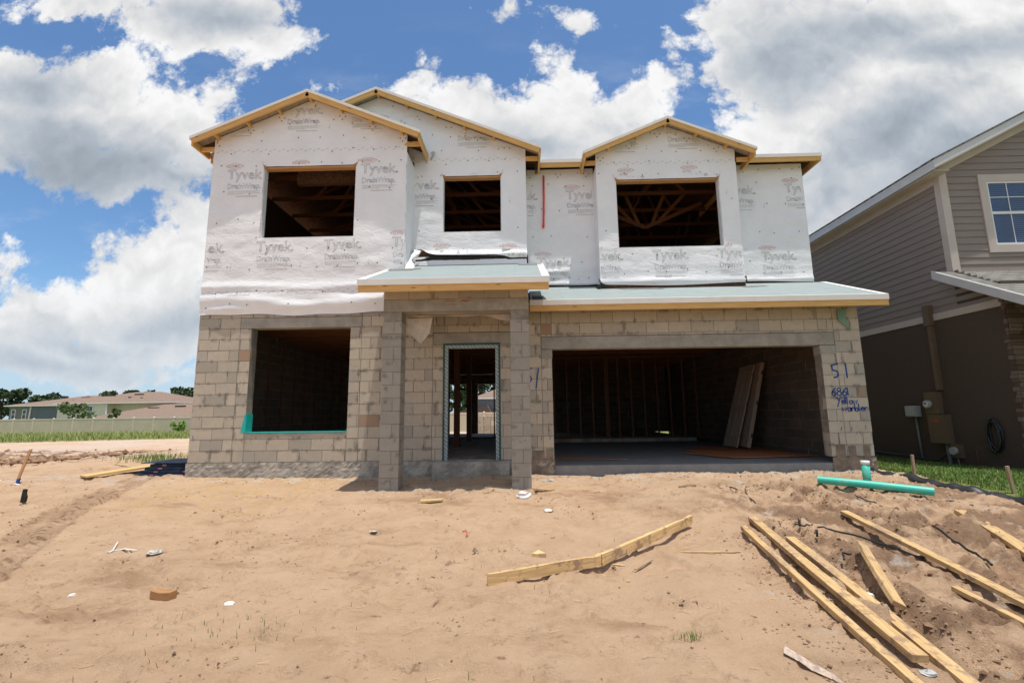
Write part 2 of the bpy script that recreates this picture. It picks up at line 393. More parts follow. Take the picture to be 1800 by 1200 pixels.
m_block = mat('block_tan', f_block(((.50, .43, .34), (.455, .395, .315), (.30, .17, .10), (.34, .315, .27))), .92, .15)
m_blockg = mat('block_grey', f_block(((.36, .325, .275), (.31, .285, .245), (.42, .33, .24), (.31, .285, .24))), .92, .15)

m_blocki = mat('block_unlit_side', f_block(((.165, .12, .09), (.13, .10, .08), (.10, .05, .03), (.11, .095, .08))), .92, .15)  # same block, its colours darkened to paint in the shade of the rooms
def f_wrap(q, b):
    o = coords(q)
    n = q.noise(o, 1.3, 4, .6); n2 = q.noise(q.mapping(o, (1, 1, 3)), 2.5, 5, .6)
    c = q.mix(q.sstep(n, .3, .7), (.77, .765, .77), (.83, .83, .835))
    c = q.mix(q.sstep(n2, .58, .74, 0, .3), c, (.74, .69, .66)); setc(q, c)
    fib = q.noise(q.mapping(o, (1, 1, .12)), 160, 2)
    cr = q.noise(q.mapping(o, (1, 1, 2.2)), 5, 5, .62, dist=.8)
    bump(q, q.math('ADD', q.math('MULTIPLY', cr, 2.2), q.math('MULTIPLY', fib, .25)), .28, .02)
m_wrap = mat('house_wrap', f_wrap, .42, .45)

def f_under(q, b):
    o = coords(q); n = q.noise(q.mapping(o, (1, 8, 1)), 3, 5, .6)
    c = q.mix(q.sstep(n, .35, .65), (.245, .295, .290), (.30, .345, .338))
    br = q.n('ShaderNodeTexBrick'); q.put(br.inputs['Vector'], q.mapping(o, (1, 1, 1)))
    for k, v in (('Scale', 1.), ('Mortar Size', .004), ('Brick Width', 1.7), ('Row Height', .23)): br.inputs[k].default_value = v
    br.inputs['Color1'].default_value = br.inputs['Color2'].default_value = (1, 1, 1, 1); br.inputs['Mortar'].default_value = (.62, .66, .66, 1)
    setc(q, q.mix(1., c, br.outputs[0], 'MULTIPLY')); bump(q, n, .2, .01)
m_under = mat('underlayment', f_under, .75, .3)

def f_sand(q, b):
    o = coords(q); geo = q.n('ShaderNodeNewGeometry').outputs['Position']
    a = q.noise(geo, .35, 5, .6); bb = q.noise(geo, 2.1, 7, .65); cc = q.noise(q.mapping(geo, (.6, 1.6, 1), (0, 0, 0), (0, 0, .5)), 1.1, 7, .68)
    c = q.mix(q.sstep(bb, .3, .7), (.60, .415, .270), (.525, .352, .222))
    c = q.mix(q.sstep(cc, .52, .70, 0, .7), c, (.33, .195, .115))
    c = q.mix(q.sstep(a, .55, .7, 0, .5), c, (.54, .39, .26))
    crumb = q.math('MULTIPLY', q.sstep(q.noise(q.mapping(geo, (1, 1.5, 1), (0, 0, 0), (0, 0, .35)), 6.5, 7, .74), .575, .66), q.sstep(q.noise(geo, .9, 5, .6), .40, .62))
    c = q.mix(q.math('MULTIPLY', crumb, .72), c, (.19, .112, .068))
    sp = q.n('ShaderNodeSeparateXYZ'); q.t.links.new(geo, sp.inputs[0]); x, y = sp.outputs[0], sp.outputs[1]
    gold = q.math('MULTIPLY', q.sstep(q.noise(geo, 3, 5, .6), .40, .6), q.math('MULTIPLY', q.sstep(y, -3.2, -1.4), q.math('MULTIPLY', q.sstep(x, -.5, .6), q.sstep(x, 3.4, 2.4))))
    c = q.mix(q.math('MULTIPLY', gold, .6), c, (.58, .385, .19))
    # pale haul road and turned brown bank out on the left
    far = q.math('MULTIPLY', q.sstep(y, 8, 12), q.sstep(q.noise(geo, .25, 6, .7), .36, .56))
    c = q.mix(q.math('MULTIPLY', far, .85), c, (.56, .44, .36))
    def along(ax, ay, bx, by):
        L = math.hypot(bx-ax, by-ay); ux, uy = (bx-ax)/L, (by-ay)/L
        tt = q.math('ADD', q.math('MULTIPLY', x, ux), q.math('ADD', q.math('MULTIPLY', y, uy), -(ax*ux+ay*uy)))
        ss = q.math('ADD', q.math('MULTIPLY', x, uy), q.math('ADD', q.math('MULTIPLY', y, -ux), -(ax*uy-ay*ux)))
        return tt, q.math('ABSOLUTE', ss), L
    for seg_ in ((1.25, -4.45, -.05, -2.1), (-.05, -2.1, -.9, .4)):
        tt, ss, L = along(*seg_)
        msk = q.math('MULTIPLY', q.sstep(ss, .30, .22), q.math('MULTIPLY', q.sstep(tt, -.1, .1), q.sstep(tt, L+.1, L-.05)))
        msk = q.math('MULTIPLY', msk, q.sstep(bb, .30, .55))
        c = q.mix(q.math('MULTIPLY', msk, .45), c, (.30, .18, .11))
        chev = q.sstep(q.math('SINE', q.math('MULTIPLY', q.math('ADD', tt, q.math('MULTIPLY', ss, .9)), 6.2832/.11)), .25, .7)
        c = q.mix(q.math('MULTIPLY', q.math('MULTIPLY', msk, chev), .70), c, (.20, .12, .075))
    bnk = q.math('MULTIPLY', q.math('MULTIPLY', q.sstep(x, -8, -11), q.sstep(y, 6.5, 8)), q.math('MULTIPLY', q.sstep(y, 15, 13), q.sstep(q.noise(geo, 1.6, 7, .72), .46, .56)))
    c = q.mix(q.math('MULTIPLY', bnk, .9), c, (.14, .07, .045))
    wet = q.math('MULTIPLY', q.sstep(x, 8.2, 9.0), q.math('MULTIPLY', q.sstep(q.noise(geo, 1.5, 6, .68), .43, .56), q.sstep(y, -.6, -1.4)))
    c = q.mix(q.math('MULTIPLY', wet, .80), c, (.23, .138, .085))
    lime = q.math('MULTIPLY', q.sstep(q.noise(geo, 2.3, 7, .7), .585, .66), q.sstep(x, 7.4, 8.6))
    lime2 = q.math('MULTIPLY', q.sstep(q.noise(geo, 3.1, 7, .72), .50, .62), q.math('MULTIPLY', q.sstep(y, -.75, -.35), q.sstep(y, 1, .2)))
    c = q.mix(q.math('MULTIPLY', q.math('MAXIMUM', lime, lime2), .6), c, (.56, .52, .46))
    gr = q.noise(geo, 260, 3, .7)
    c = q.mix(q.sstep(gr, .60, .72, 0, .55), c, (.20, .13, .085)); c = q.mix(q.sstep(gr, .34, .26, 0, .5), c, (.62, .50, .38))
    n30 = q.noise(geo, 34, 5, .7); c = q.mix(q.sstep(n30, .58, .72, 0, .4), c, (.29, .18, .11))
    # grass beside the neighbour and along the far fence
    ga = q.sstep(q.math('ADD', x, q.math('MULTIPLY', q.math('SUBTRACT', bb, .5), .25)), 12.45, 12.6)
    ga = q.math('MULTIPLY', ga, q.sstep(y, 30, 29))
    edge = q.math('ADD', q.math('ADD', y, q.math('MULTIPLY', x, -.33)), q.math('MULTIPLY', q.math('SUBTRACT', q.noise(geo, .5, 5), .5), 7))
    gb = q.math('MULTIPLY', q.sstep(edge, 33, 35.5), q.sstep(x, 0, -4))
    c = q.mix(q.math('MAXIMUM', ga, gb), c, q.mix(q.sstep(n30, .35, .65), (.12, .17, .04), (.26, .28, .10)))
    setc(q, c)
    bump(q, q.math('ADD', q.math('MULTIPLY', gr, .35), q.math('ADD', n30, q.math('MULTIPLY', q.noise(geo, 90, 4, .7), .5))), .9, .03)
m_sand = mat('sand', f_sand, .95, .12)

def f_clod(q, b):
    isl = q.n('ShaderNodeNewGeometry').outputs['Random Per Island']
    setc(q, q.mix(isl, (.16, .09, .055), (.36, .24, .155)))
m_clod = mat('clods', f_clod, .95, .1)
def f_grass(q, b):
    isl = q.n('ShaderNodeNewGeometry').outputs['Random Per Island']
    c = q.mix(isl, (.065, .14, .02), (.17, .26, .05)); c = q.mix(q.sstep(isl, .86, .92, 0, .8), c, (.34, .29, .13)); setc(q, c)
    b.inputs['Subsurface Weight'].default_value = 0
m_grass = mat('grass_blades', f_grass, .6, .3)
def f_field(q, b):
    isl = q.n('ShaderNodeNewGeometry').outputs['Random Per Island']; setc(q, q.mix(isl, (.15, .21, .05), (.40, .40, .16)))
m_field = mat('field_grass_blades', f_field, .7, .2)
def f_leaf(c1, c2):
    def fn(q, b):
        isl = q.n('ShaderNodeNewGeometry').outputs['Random Per Island']; setc(q, q.mix(isl, c1, c2))
    return fn
m_pine = mat('dark_foliage', f_leaf((.018, .035, .014), (.06, .09, .035)), .7, .2)
m_leaf = mat('light_foliage', f_leaf((.05, .085, .03), (.12, .16, .06)), .7, .2)
m_weed = mat('weed_foliage', f_leaf((.10, .20, .03), (.22, .34, .07)), .7, .2)
m_bark = flat('bark', (.09, .065, .045), .9, .1, .3, 5)
def f_lap(expo, col, z0=0):
    def fn(q, b):
        o = coords(q); n = q.noise(q.mapping(o, (.4, .4, 6)), 6, 4)
        setc(q, q.mix(q.sstep(n, .3, .7), tuple(x*.94 for x in col), tuple(x*1.05 for x in col)))
    return fn
m_siding = mat('lap_siding', f_lap(.155, (.262, .215, .182)), .6, .3)
m_stucco = flat('brown_stucco', (.098, .072, .056), .9, .15, .05, 40, bmp=.5)
def f_shing(c1, c2):
    def fn(q, b):
        o = coords(q); br = q.n('ShaderNodeTexBrick'); q.put(br.inputs['Vector'], q.mapping(o, (1, 1.1, 1)))
        for k, v in (('Scale', 1.), ('Mortar Size', .012), ('Brick Width', .33), ('Row Height', .14)): br.inputs[k].default_value = v
        br.inputs['Color1'].default_value = (*c1, 1); br.inputs['Color2'].default_value = (*c2, 1); br.inputs['Mortar'].default_value = (*[x*.35 for x in c1], 1)
        n = q.noise(o, 50, 3); setc(q, q.mix(q.sstep(n, .4, .7, 0, .4), br.outputs[0], tuple(x*.6 for x in c1))); bump(q, br.outputs['Fac'], .5, .01)
    return fn
m_shing = mat('grey_shingle', f_shing((.17, .165, .15), (.24, .23, .205)), .9, .2)
m_shingb = mat('brown_shingle', f_shing((.27, .19, .145), (.32, .225, .17)), .9, .2)
def f_stone(q, b):
    isl = q.n('ShaderNodeNewGeometry').outputs['Random Per Island']; n = q.noise(coords(q), 18, 5, .6)
    c = q.mix(isl, (.10, .055, .042), (.22, .17, .145)); setc(q, q.mix(q.sstep(n, .4, .7, 0, .5), c, (.12, .09, .075))); bump(q, n, .5, .01)
m_stone = mat('ledge_stone', f_stone, .9, .2)
def f_glass(q, b):
    setc(q, (.02, .035, .06)); b.inputs['Roughness'].default_value = .04; b.inputs['Specular IOR Level'].default_value = .8
m_glass = mat('window_glass', f_glass, .04, .8)
m_blind = flat('blinds', (.035, .06, .12), .3, .6, .1, 4)
m_vinyl = flat('white_vinyl', (.74, .73, .71), .4, .4, .03, 3)
m_fence = flat('tan_vinyl', (.52, .45, .33), .55, .3, .05, 1.5)
m_fencel = flat('tan_vinyl_post', (.62, .54, .41), .55, .3, .05, 1.5)
m_cream = flat('cream_stucco', (.66, .61, .50), .8, .2, .04, 2)
m_greywall = flat('grey_stucco', (.20, .19, .17), .8, .2, .04, 2)
m_bluewall = flat('slate_wall', (.14, .16, .18), .8, .2, .04, 2)
m_beam_red = m_redspray

# ------------------------------------------------------------------ ground
def sm(a, b, x):
    t = np.clip((x-a)/(b-a), 0, 1); return t*t*(3-2*t)
YK = [-60, -12, -9, -6, -4, -2.5, -1.2, -.2, 4, 16, 40, 900]; ZK = [-1.1, -.85, -.78, -.72, -.60, -.44, -.32, -.26, -.26, -.5, -.9, -.9]
def G(x, y):
    z = np.interp(y, YK, ZK)
    z = z+(np.minimum(z, -.80)-z)*sm(-2.5, -14, x)*sm(-7, 1, y)
    return z+(-.40-z)*sm(12.3, 13.2, x)*sm(-1.5, 2, y)*(np.asarray(y) < 30)
def g(x, y, d=0): return float(G(x, y))+d
_rs = np.random.RandomState(3); _LAT = _rs.rand(256, 256)
def vn(x, y, s=0):
    xi = np.floor(x).astype(int); yi = np.floor(y).astype(int); fx = x-xi; fy = y-yi; fx = fx*fx*(3-2*fx); fy = fy*fy*(3-2*fy)
    L = lambda a, b: _LAT[(a+s*37) & 255, (b+s*91) & 255]
    return (L(xi, yi)*(1-fx)+L(xi+1, yi)*fx)*(1-fy)+(L(xi, yi+1)*(1-fx)+L(xi+1, yi+1)*fx)*fy-.5
def fbm(x, y, f, n, s=0, ro=.5):
    t = 0; a = 1
    for i in range(n): t = t+a*vn(x*f+i*7.1, y*f-i*3.3, s+i); f *= 2.03; a *= ro
    return t
def seg(x, y, a, b):
    ax, ay = a; bx, by = b; dx, dy = bx-ax, by-ay; L = math.hypot(dx, dy)
    t = ((x-ax)*dx+(y-ay)*dy)/L; s = ((x-ax)*dy-(y-ay)*dx)/L
    return t, s, L
def micro(x, y):
    near = sm(60, 6, np.hypot(x-6, y+4))
    z = fbm(x, y, .7, 3, 1)*.055*near+fbm(x, y, 4.0, 3, 5, .55)*.020*near
    rough = .55+1.5*sm(8.0, 9.6, x)+.3*sm(1, -1, x)
    f = fbm(x, y, 9, 4, 9, .65); z = z+f*.022*near*rough
    ph = fbm(x*1.0, y*1.3, 2.6, 3, 18); z = z-.020*near*np.exp(-(ph/.018)**2)*sm(.0, .2, fbm(x, y, .8, 2, 19))
    # crumbly crust: sharp little scarps
    c = fbm(x, y*1.4, 3.1, 4, 14, .55); z = z-.026*near*sm(.15, .21, c)*(1+rough*.4)+.009*near*sm(.34, .44, fbm(x, y, 21, 2, 22))*rough
    for (a, b, w) in (((1.25, -4.45), (-.05, -2.1), .42), ((-.05, -2.1), (-.9, .4), .42)):       # tyre track
        t, s, L = seg(x, y, a, b); m = sm(-.1, .1, t)*sm(L+.1, L-.1, t)
        bed = sm(w*.62, w*.48, np.abs(s)); z = z-m*bed*.022
        z = z-m*bed*.020*np.sin((t+np.abs(s)*.9)*2*math.pi/.11)*sm(.02, .08, np.abs(s))
        z = z+m*.022*np.exp(-((np.abs(s)-w*.66)/.05)**2)
    for (a, b, w, d) in (((9.12, -2.7), (9.02, -3.8), .11, .06), ((9.02, -3.8), (8.72, -5.2), .13, .07), ((10.1, -1.2), (9.9, -2.3), .12, .07), ((9.9, -2.3), (10.6, -3.1), .10, .04),
                         ((9.0, -1.35), (10.1, -1.25), .1, .05), ((10.9, -2.5), (10.0, -4.6), .1, .04), ((11.6, -2.3), (10.5, -2.9), .12, .05)):
        t, s, L = seg(x, y, a, b); s = s+.10*fbm(x, y, 2.3, 2, 31); m = sm(-.15, .12, t)*sm(L+.15, L-.12, t)
        z = z-m*d*sm(w*1.1, w*.35, np.abs(s)); z = z+m*(d*.85+.06*fbm(x, y, 9, 3, 41))*np.exp(-((np.abs(s)-w*1.7)/(w*.6))**2)
    for (px, py, r, d) in PITS:
        q = np.hypot(x-px, y-py)/r; z = z-d*sm(1, .3, q)+d*.55*np.exp(-((q-1.15)/.2)**2)*(1+1.6*fbm(x, y, 8, 3, 52))
    for (px, py, th) in FEET:
        k = np.abs(x-px)+np.abs(y-py) < .4
        if k.any():
            X, Y = x[k]-px, y[k]-py; a = X*math.cos(th)+Y*math.sin(th); b2 = -X*math.sin(th)+Y*math.cos(th)
            w = .052-.012*np.sin(a*18); q = np.sqrt((a/.15)**2+(b2/w)**2)
            z[k] = z[k]-.020*sm(1.1, .85, q)+.014*np.exp(-((q-1.25)/.15)**2)+.004*np.sin(a*150)*sm(1, .8, q)
    return z
PITS = [(8.75, -5.02, .16, .07), (8.85, -5.42, .2, .09), (9.05, -5.3, .12, .05), (9.3, -4.9, .12, .05), (9.2, -2.0, .22, .05), (9.55, -1.7, .18, .05), (10.3, -2.55, .15, .05), (11.2, -2.5, .2, .05), (3.3, -4.95, .13, .03), (5.2, -2.2, .15, .02)]
FEET = [(R_.uniform(-2, 10.5), R_.uniform(-6.0, -1.3), R_.uniform(.2, 1.4) if R_.random() < .7 else R_.uniform(-1, 2.5)) for _ in range(210)]
def build_ground():
    xs = np.concatenate([-np.geomspace(900, 20, 26), np.linspace(-19, -4.2, 60), np.arange(-4, 14, .028), np.linspace(14.2, 30, 40), np.geomspace(32, 900, 24)])
    ys = np.concatenate([-np.geomspace(60, 8, 12)[:-1], np.linspace(-8, -6.1, 20), np.arange(-6.0, .5, .028), np.linspace(.55, 6, 90), np.linspace(6.2, 60, 160), np.geomspace(64, 900, 24)])
    X, Y = np.meshgrid(xs, ys); x = X.ravel(); y = Y.ravel()
    z = G(x, y)
    inside = (x > .2) & (x < 11.9) & (y > .25) & (y < 11)
    m = micro(x, y); m[inside] = np.minimum(m[inside], 0)-.02
    grassy = (x > 12.5); m[grassy] *= .4
    # turned bank on the left
    bank = sm(-9, -14, x)*sm(7, 11, y)*sm(17, 13, y); z = z+bank*(.10+.22*np.maximum(fbm(x, y, .9, 4, 61), 0))
    z = z+m
    nx, ny = len(xs), len(ys); idx = np.arange(nx*ny).reshape(ny, nx)
    fc = np.stack([idx[:-1, :-1], idx[:-1, 1:], idx[1:, 1:], idx[1:, :-1]], -1).reshape(-1, 4)
    me = bpy.data.meshes.new('ground'); me.vertices.add(nx*ny); me.vertices.foreach_set('co', np.stack([x, y, z], -1).ravel())
    me.loops.add(fc.size); me.loops.foreach_set('vertex_index', fc.ravel()); me.polygons.add(len(fc))
    me.polygons.foreach_set('loop_start', np.arange(len(fc))*4); me.polygons.foreach_set('loop_total', np.full(len(fc), 4))
    me.polygons.foreach_set('use_smooth', np.ones(len(fc), bool)); me.update(calc_edges=True); me.validate()
    me.materials.append(m_sand); o = bpy.data.objects.new('ground', me); COL.objects.link(o); o['kind'] = 'structure'
build_ground()
def gm(x, y, d=0): return float(G(x, y)+micro(np.array([float(x)]), np.array([float(y)]))[0])+d

def rock(mb, c, r, flat_=.6, m=0, seed=None):
    rr = random.Random(seed) if seed is not None else R_
    n0 = len(mb.v)
    dirs = [(1, 0, 0), (0, 1, 0), (-1, 0, 0), (0, -1, 0), (0, 0, 1), (0, 0, -1)]
    for d in dirs:
        k = r*rr.uniform(.6, 1.3); mb.v.append((c[0]+d[0]*k+rr.uniform(-.2, .2)*r, c[1]+d[1]*k+rr.uniform(-.2, .2)*r, c[2]+d[2]*k*flat_))
    for a, b in ((0, 1), (1, 2), (2, 3), (3, 0)): mb.face((n0+a, n0+b, n0+4), None, m); mb.face((n0+b, n0+a, n0+5), None, m)
def scatter():
    mb = MB(); k = 0; N = 110000
    xs = _rs.uniform(-3.5, 13.2, N); ys = _rs.uniform(-6.3, .1, N)
    cl = fbm(xs, ys, 2.2, 4, 71, .6); right = sm(8.3, 9.6, xs)
    dd = np.full(N, 9.)
    for a, b in (((9.12, -2.7), (9.02, -3.8)), ((9.02, -3.8), (8.72, -5.6)), ((10.1, -1.2), (9.9, -2.3)), ((9.9, -2.3), (10.6, -3.1)), ((9.0, -1.35), (10.1, -1.25)), ((8.4, -3.2), (8.2, -5.6))):
        t, s, L = seg(xs, ys, a, b); dd = np.minimum(dd, np.where((t > -.1) & (t < L+.1), np.abs(s), 9))
    pr = .012+.42*sm(.16, .36, cl)*sm(-.1, .25, fbm(xs, ys, 9, 3, 77))+right*.07*sm(-.05, .3, cl)+.5*sm(.35, .08, dd)
    pr = pr+.12*sm(-.75, -.4, ys)*(xs > 0)*(xs < 12.4)
    keep = (_rs.rand(N) < pr) & (xs < 12.4) & ~((xs > 3.8) & (xs < 4.15) & (ys > -1.2)); xs, ys = xs[keep], ys[keep]
    zs = G(xs, ys)+micro(xs, ys)
    for x, y, z in zip(xs, ys, zs):
        r = min(.003+abs(R_.gauss(0, .0065)), .028)
        if x > 8.6: r *= 1.35
        rock(mb, (x, y, z+r*.1), r, .6)
    o = mb.build('soil_clods', m_clod); tag(o, 'loose brown soil crumbs and clods strewn over the sand', 'soil crumbs', kind='stuff')
    mb = MB()
    for i in range(1100):
        x = R_.uniform(-30, -8.5); y = 9+R_.gauss(0, 1.6)+(x+12)*-.25; r = abs(R_.gauss(0, .07))+.02
        rock(mb, (x, y, g(x, y)+.12), r, .6)
    tag(mb.build('bank_clods', m_clod), 'dark red-brown clods of a low turned bank at the far left', 'soil crumbs', kind='stuff')
    # pale aggregate along the footing
    mb = MB()
    for i in range(1500):
        x = R_.choice([R_.uniform(6.2, 11.6), R_.uniform(3.6, 6.3), R_.uniform(11, 12.3)]); y = -abs(R_.gauss(0, .22))-.02 if x > 6.2 else -1.25+R_.gauss(0, .12)
        r = R_.uniform(.004, .014); rock(mb, (x, y, gm(x, y)+r*.3), r, .7)
    o = mb.build('crushed_stone', m_white2); tag(o, 'pale crushed stone and mortar crumbs scattered along the house footing', 'gravel', kind='stuff')
    mb = MB()
    for i in range(420):
        x, y = R_.uniform(-2, 12), R_.uniform(-6, -.6); a = R_.uniform(-.5, .9); L = R_.uniform(.02, .1); z = gm(x, y)+.006
        mb.beam((x, y, z), (x+L*math.cos(a), y+L*math.sin(a), z+R_.uniform(-.004, .012)), .003, .002)
    o = mb.build('wood_splinters', m_lumber_pale); tag(o, 'fine straw coloured wood slivers and dry stalks littering the sand', 'wood slivers', kind='stuff')
m_white2 = flat('pale_aggregate', (.50, .47, .42), .9, .2, .3, 60)
scatter()

def blades(name, n, area, h, w, lab, m=None, z=None, dens=None):
    mb = MB(); i = 0
    while i < n:
        x, y = area(); i += 1
        if dens and R_.random() > dens(x, y): continue
        z0 = g(x, y)-.01; hh = h*R_.uniform(.5, 1.25); a = R_.uniform(0, 6.28); l = hh*R_.uniform(.1, .7); dx, dy = math.cos(a), math.sin(a); px, py = -dy*w/2, dx*w/2
        n0 = len(mb.v); mb.v += [(x-px, y-py, z0), (x+px, y+py, z0), (x+dx*l*.35+px*.8, y+dy*l*.35+py*.8, z0+hh*.6), (x+dx*l*.35-px*.8, y+dy*l*.35-py*.8, z0+hh*.6), (x+dx*l, y+dy*l, z0+hh)]
        mb.face((n0, n0+1, n0+2, n0+3)); mb.face((n0+3, n0+2, n0+4))
    o = mb.build(name, m or m_grass); return tag(o, lab, 'grass', kind='stuff')
blades('grass_strip', 52000, lambda: (R_.uniform(12.5, 15.15), -3.0+11*R_.random()**1.5), .075, .008, 'bright green lawn grass in the strip between the two houses',
       dens=lambda x, y: 1 if x > 12.62+.16*math.sin(y*3)+.05*math.sin(y*11)-.25*(y > 0) else .1)
def far_area():
    x = R_.uniform(-62, -18); return x, R_.uniform(34+.33*x+7, 43.6)
blades('field_grass', 24000, lambda: (lambda x: (x, 34+.33*x+(42.8-34-.33*x)*R_.random()))(R_.uniform(-62, -10)), .40, .035, 'rough tall yellow-green grass below the far tan fence', m=m_field, dens=lambda x, y: .9)
blades('verge_tufts', 900, lambda: R_.choice([(-3.1+R_.gauss(0, .35), 3.4+R_.gauss(0, .3)), (-2.4+R_.gauss(0, .5), 5.2+R_.gauss(0, .4)), (-4.6+R_.gauss(0, .5), 5.0+R_.gauss(0, .3))]), .16, .012, 'small dry green tufts on the bank left of the house corner')
blades('sparse_sprouts', 300, lambda: R_.choice([(3.9+R_.gauss(0, .35), -5.0+R_.gauss(0, .18)), (R_.uniform(2.5, 7.5), R_.uniform(-6, -3)), (7.15+R_.gauss(0, .05), -5.15+R_.gauss(0, .03)), (-3.2+R_.gauss(0, .7), 4.2+R_.gauss(0, .8)), (-2.8+R_.gauss(0, .9), 3.2+R_.gauss(0, .3))]), .05, .005, 'thin green sprouts coming up through the bare sand')

# ------------------------------------------------------------------ the unfinished house
HOUSE = empty('unfinished_house', (6.1, 0, -.25), 'two-storey unfinished house with white wrap over bare block walls', 'house')
B_, W_ = .2032, .4064
def block_wall(mb, mk, L0, L1, z0, nc, holes, th, phase=0, axis='x', pos=0.):
    """blocks as their own islands (material 0) over a recessed mortar core (material 1)"""
    for k in range(nc):
        za, zb = z0+k*B_, z0+(k+1)*B_
        st = L0-(W_/2 if (k+phase) % 2 else 0)
        a = st
        while a < L1-.01:
            b = min(a+W_, L1); aa = max(a, L0)
            for (p0, p1, q0, q1) in minus(aa, b, za, zb, holes):
                if p1-p0 < .03 or q1-q0 < .025: continue
                j = .0045; d = R_.uniform(-.0015, .003)
                lo, hi = p0+(j if p0 > aa or p0 > L0 else 0)+R_.uniform(0, .002), p1-j-R_.uniform(0, .003)
                if R_.random() < .06: hi -= R_.uniform(.01, .03)
                if axis == 'x': mb.box(lo, hi, pos-d, pos+th+d, q0+j, q1-j-R_.uniform(0, .002), 0, .0012)
                else: mb.box(pos-d, pos+th+d, lo, hi, q0+j, q1-j-R_.uniform(0, .002), 0, .0012)
            a += W_
    e = .005
    for (p0, p1, q0, q1) in minus(L0+e, L1-e, z0, z0+nc*B_-e, [(h[0]-e, h[1]+e, h[2]-e, h[3]+e) for h in holes]):
        if axis == 'x': mb.box(p0, p1, pos+e, pos+th-e, q0, q1, 1)
        else: mb.box(pos+e, pos+th-e, p0, p1, q0, q1, 1)
W1 = (1.01, 2.865, .52, 2.438); DR = (4.63, 5.62, 0, 2.068); GA = (6.595, 11.42, -.3, 1.96)
LIN = [(.79, 3.08, 2.438, 2.6416), (4.41, 5.84, 2.068, 2.30), (6.40, 11.69, 1.96, 2.195)]
mb = MB(); block_wall(mb, None, 0, 12.16, 0, 14, [W1, DR, GA]+LIN, .2, 0, 'x', 0)
tag(mb.build('front_block_wall', [m_block, m_mortar], HOUSE), 'tan concrete block front wall')
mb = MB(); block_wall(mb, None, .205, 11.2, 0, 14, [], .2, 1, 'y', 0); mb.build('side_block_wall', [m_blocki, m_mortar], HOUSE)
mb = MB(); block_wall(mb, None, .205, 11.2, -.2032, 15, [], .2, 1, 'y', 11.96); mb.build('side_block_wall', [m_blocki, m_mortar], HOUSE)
BD = (4.15, 6.3, 0, 2.03); BW = (2.9, 3.75, 0, 2.03)
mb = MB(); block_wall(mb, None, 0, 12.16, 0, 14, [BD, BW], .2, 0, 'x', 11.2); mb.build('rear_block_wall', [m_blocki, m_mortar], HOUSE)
for (a, b, c, d) in LIN:
    mb = MB(); mb.box(a+.004, b-.004, -.003, .203, c+.002, d-.004, 0, .001); mb.build('lintel', m_lintel, HOUSE, bevel=.006)
mb = MB(); mb.box(6.4, 6.599, -.006, .206, 1.79, 1.955); mb.box(11.414, 11.69, -.006, .206, 1.79, 1.955); mb.box(1.0, 2.88, -.006, .2, .455, .518)
split(mb, 'mortar_patch', m_lintel, HOUSE, .006)
# foundation and slabs
def rough_face(mb, x0, x1, z0, z1, y, amp, seed, m=0, n=None):
    nx = max(2, int((x1-x0)/.04)); nz = max(2, int((z1-z0)/.035)); n0 = len(mb.v)
    for j in range(nz+1):
        for i in range(nx+1):
            x = x0+(x1-x0)*i/nx; z = z0+(z1-z0)*j/nz
            d = float(fbm(np.array([x]), np.array([z*1.2]), 11, 3, seed, .7)[0])*amp
            mb.v.append((x, y-abs(d)-.004, z))
    for j in range(nz):
        for i in range(nx):
            a = n0+j*(nx+1)+i; mb.face((a, a+1, a+nx+2, a+nx+1), None, m)
mb = MB(); mb.box(-.015, 6.6, .0, 11.4, -.6, -.002); mb.box(11.415, 12.175, 0, 11.4, -.6, -.21); mb.box(6.6, 11.415, 6.5, 11.4, -.6, -.003)
rough_face(mb, -.02, 6.6, -.5, -.005, 0, .022, 80); mb.build('footing', m_conc, HOUSE)
mb = MB(); mb.box(6.60, 11.955, .0, 6.5, -.6, -.105); mb.build('garage_slab', m_slab, HOUSE, bevel=.008)
mb = MB()
rough_face(mb, 6.17, 6.60, -.4, .0, -.004, .02, 83); rough_face(mb, 11.42, 12.17, -.4, -.01, -.004, .025, 84)
for x0, x1, h in ((6.2, 6.42, .16), (6.45, 6.57, .18), (11.5, 11.66, .20), (11.71, 11.84, .18), (11.97, 12.08, .19)): rough_face(mb, x0, x1, -.02, h, -.001, .006, 85)
split(mb, 'parging', m_parge, HOUSE)
mb = MB(); mb.box(.2, 3.7, .2, 11.2, 2.86, 3.12, 0); mb.box(3.7, 6.2, .72, 11.2, 2.86, 3.12, 0); mb.box(6.2, 11.95, 1.32, 11.2, 2.86, 3.12, 0)
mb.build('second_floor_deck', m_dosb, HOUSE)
mb = MB()
for i in range(18):
    y = .7+i*.61
    if y < 11: mb.box(.21, 11.94, y, y+.04, 2.60, 2.86)
split(mb, 'floor_joist', m_inner, HOUSE)

# porch pillars, beams
def pillar(x0, x1):
    mb = MB(); y0, y1 = -1.16, -.86
    for k in range(14):
        za = -.36+(k-1)*.203 if False else -.552+k*B_; zb = za+B_
        if zb > 2.47: zb = 2.455
        j = .004
        if k % 2: mb.box(x0, x1-.12-j, y0, y1, za+j, zb-j, 0, .0015); mb.box(x1-.12+j, x1, y0, y1, za+j, zb-j, 0, .0015)
        else: mb.box(x0, x1, y0, y1, za+j, zb-j, 0, .0015)
    mb.box(x0+.006, x1-.006, y0+.006, y1-.006, -.55, 2.455, 1)
    return mb.build('porch_pillar', [m_blockg, m_mortar], HOUSE, bevel=.003)
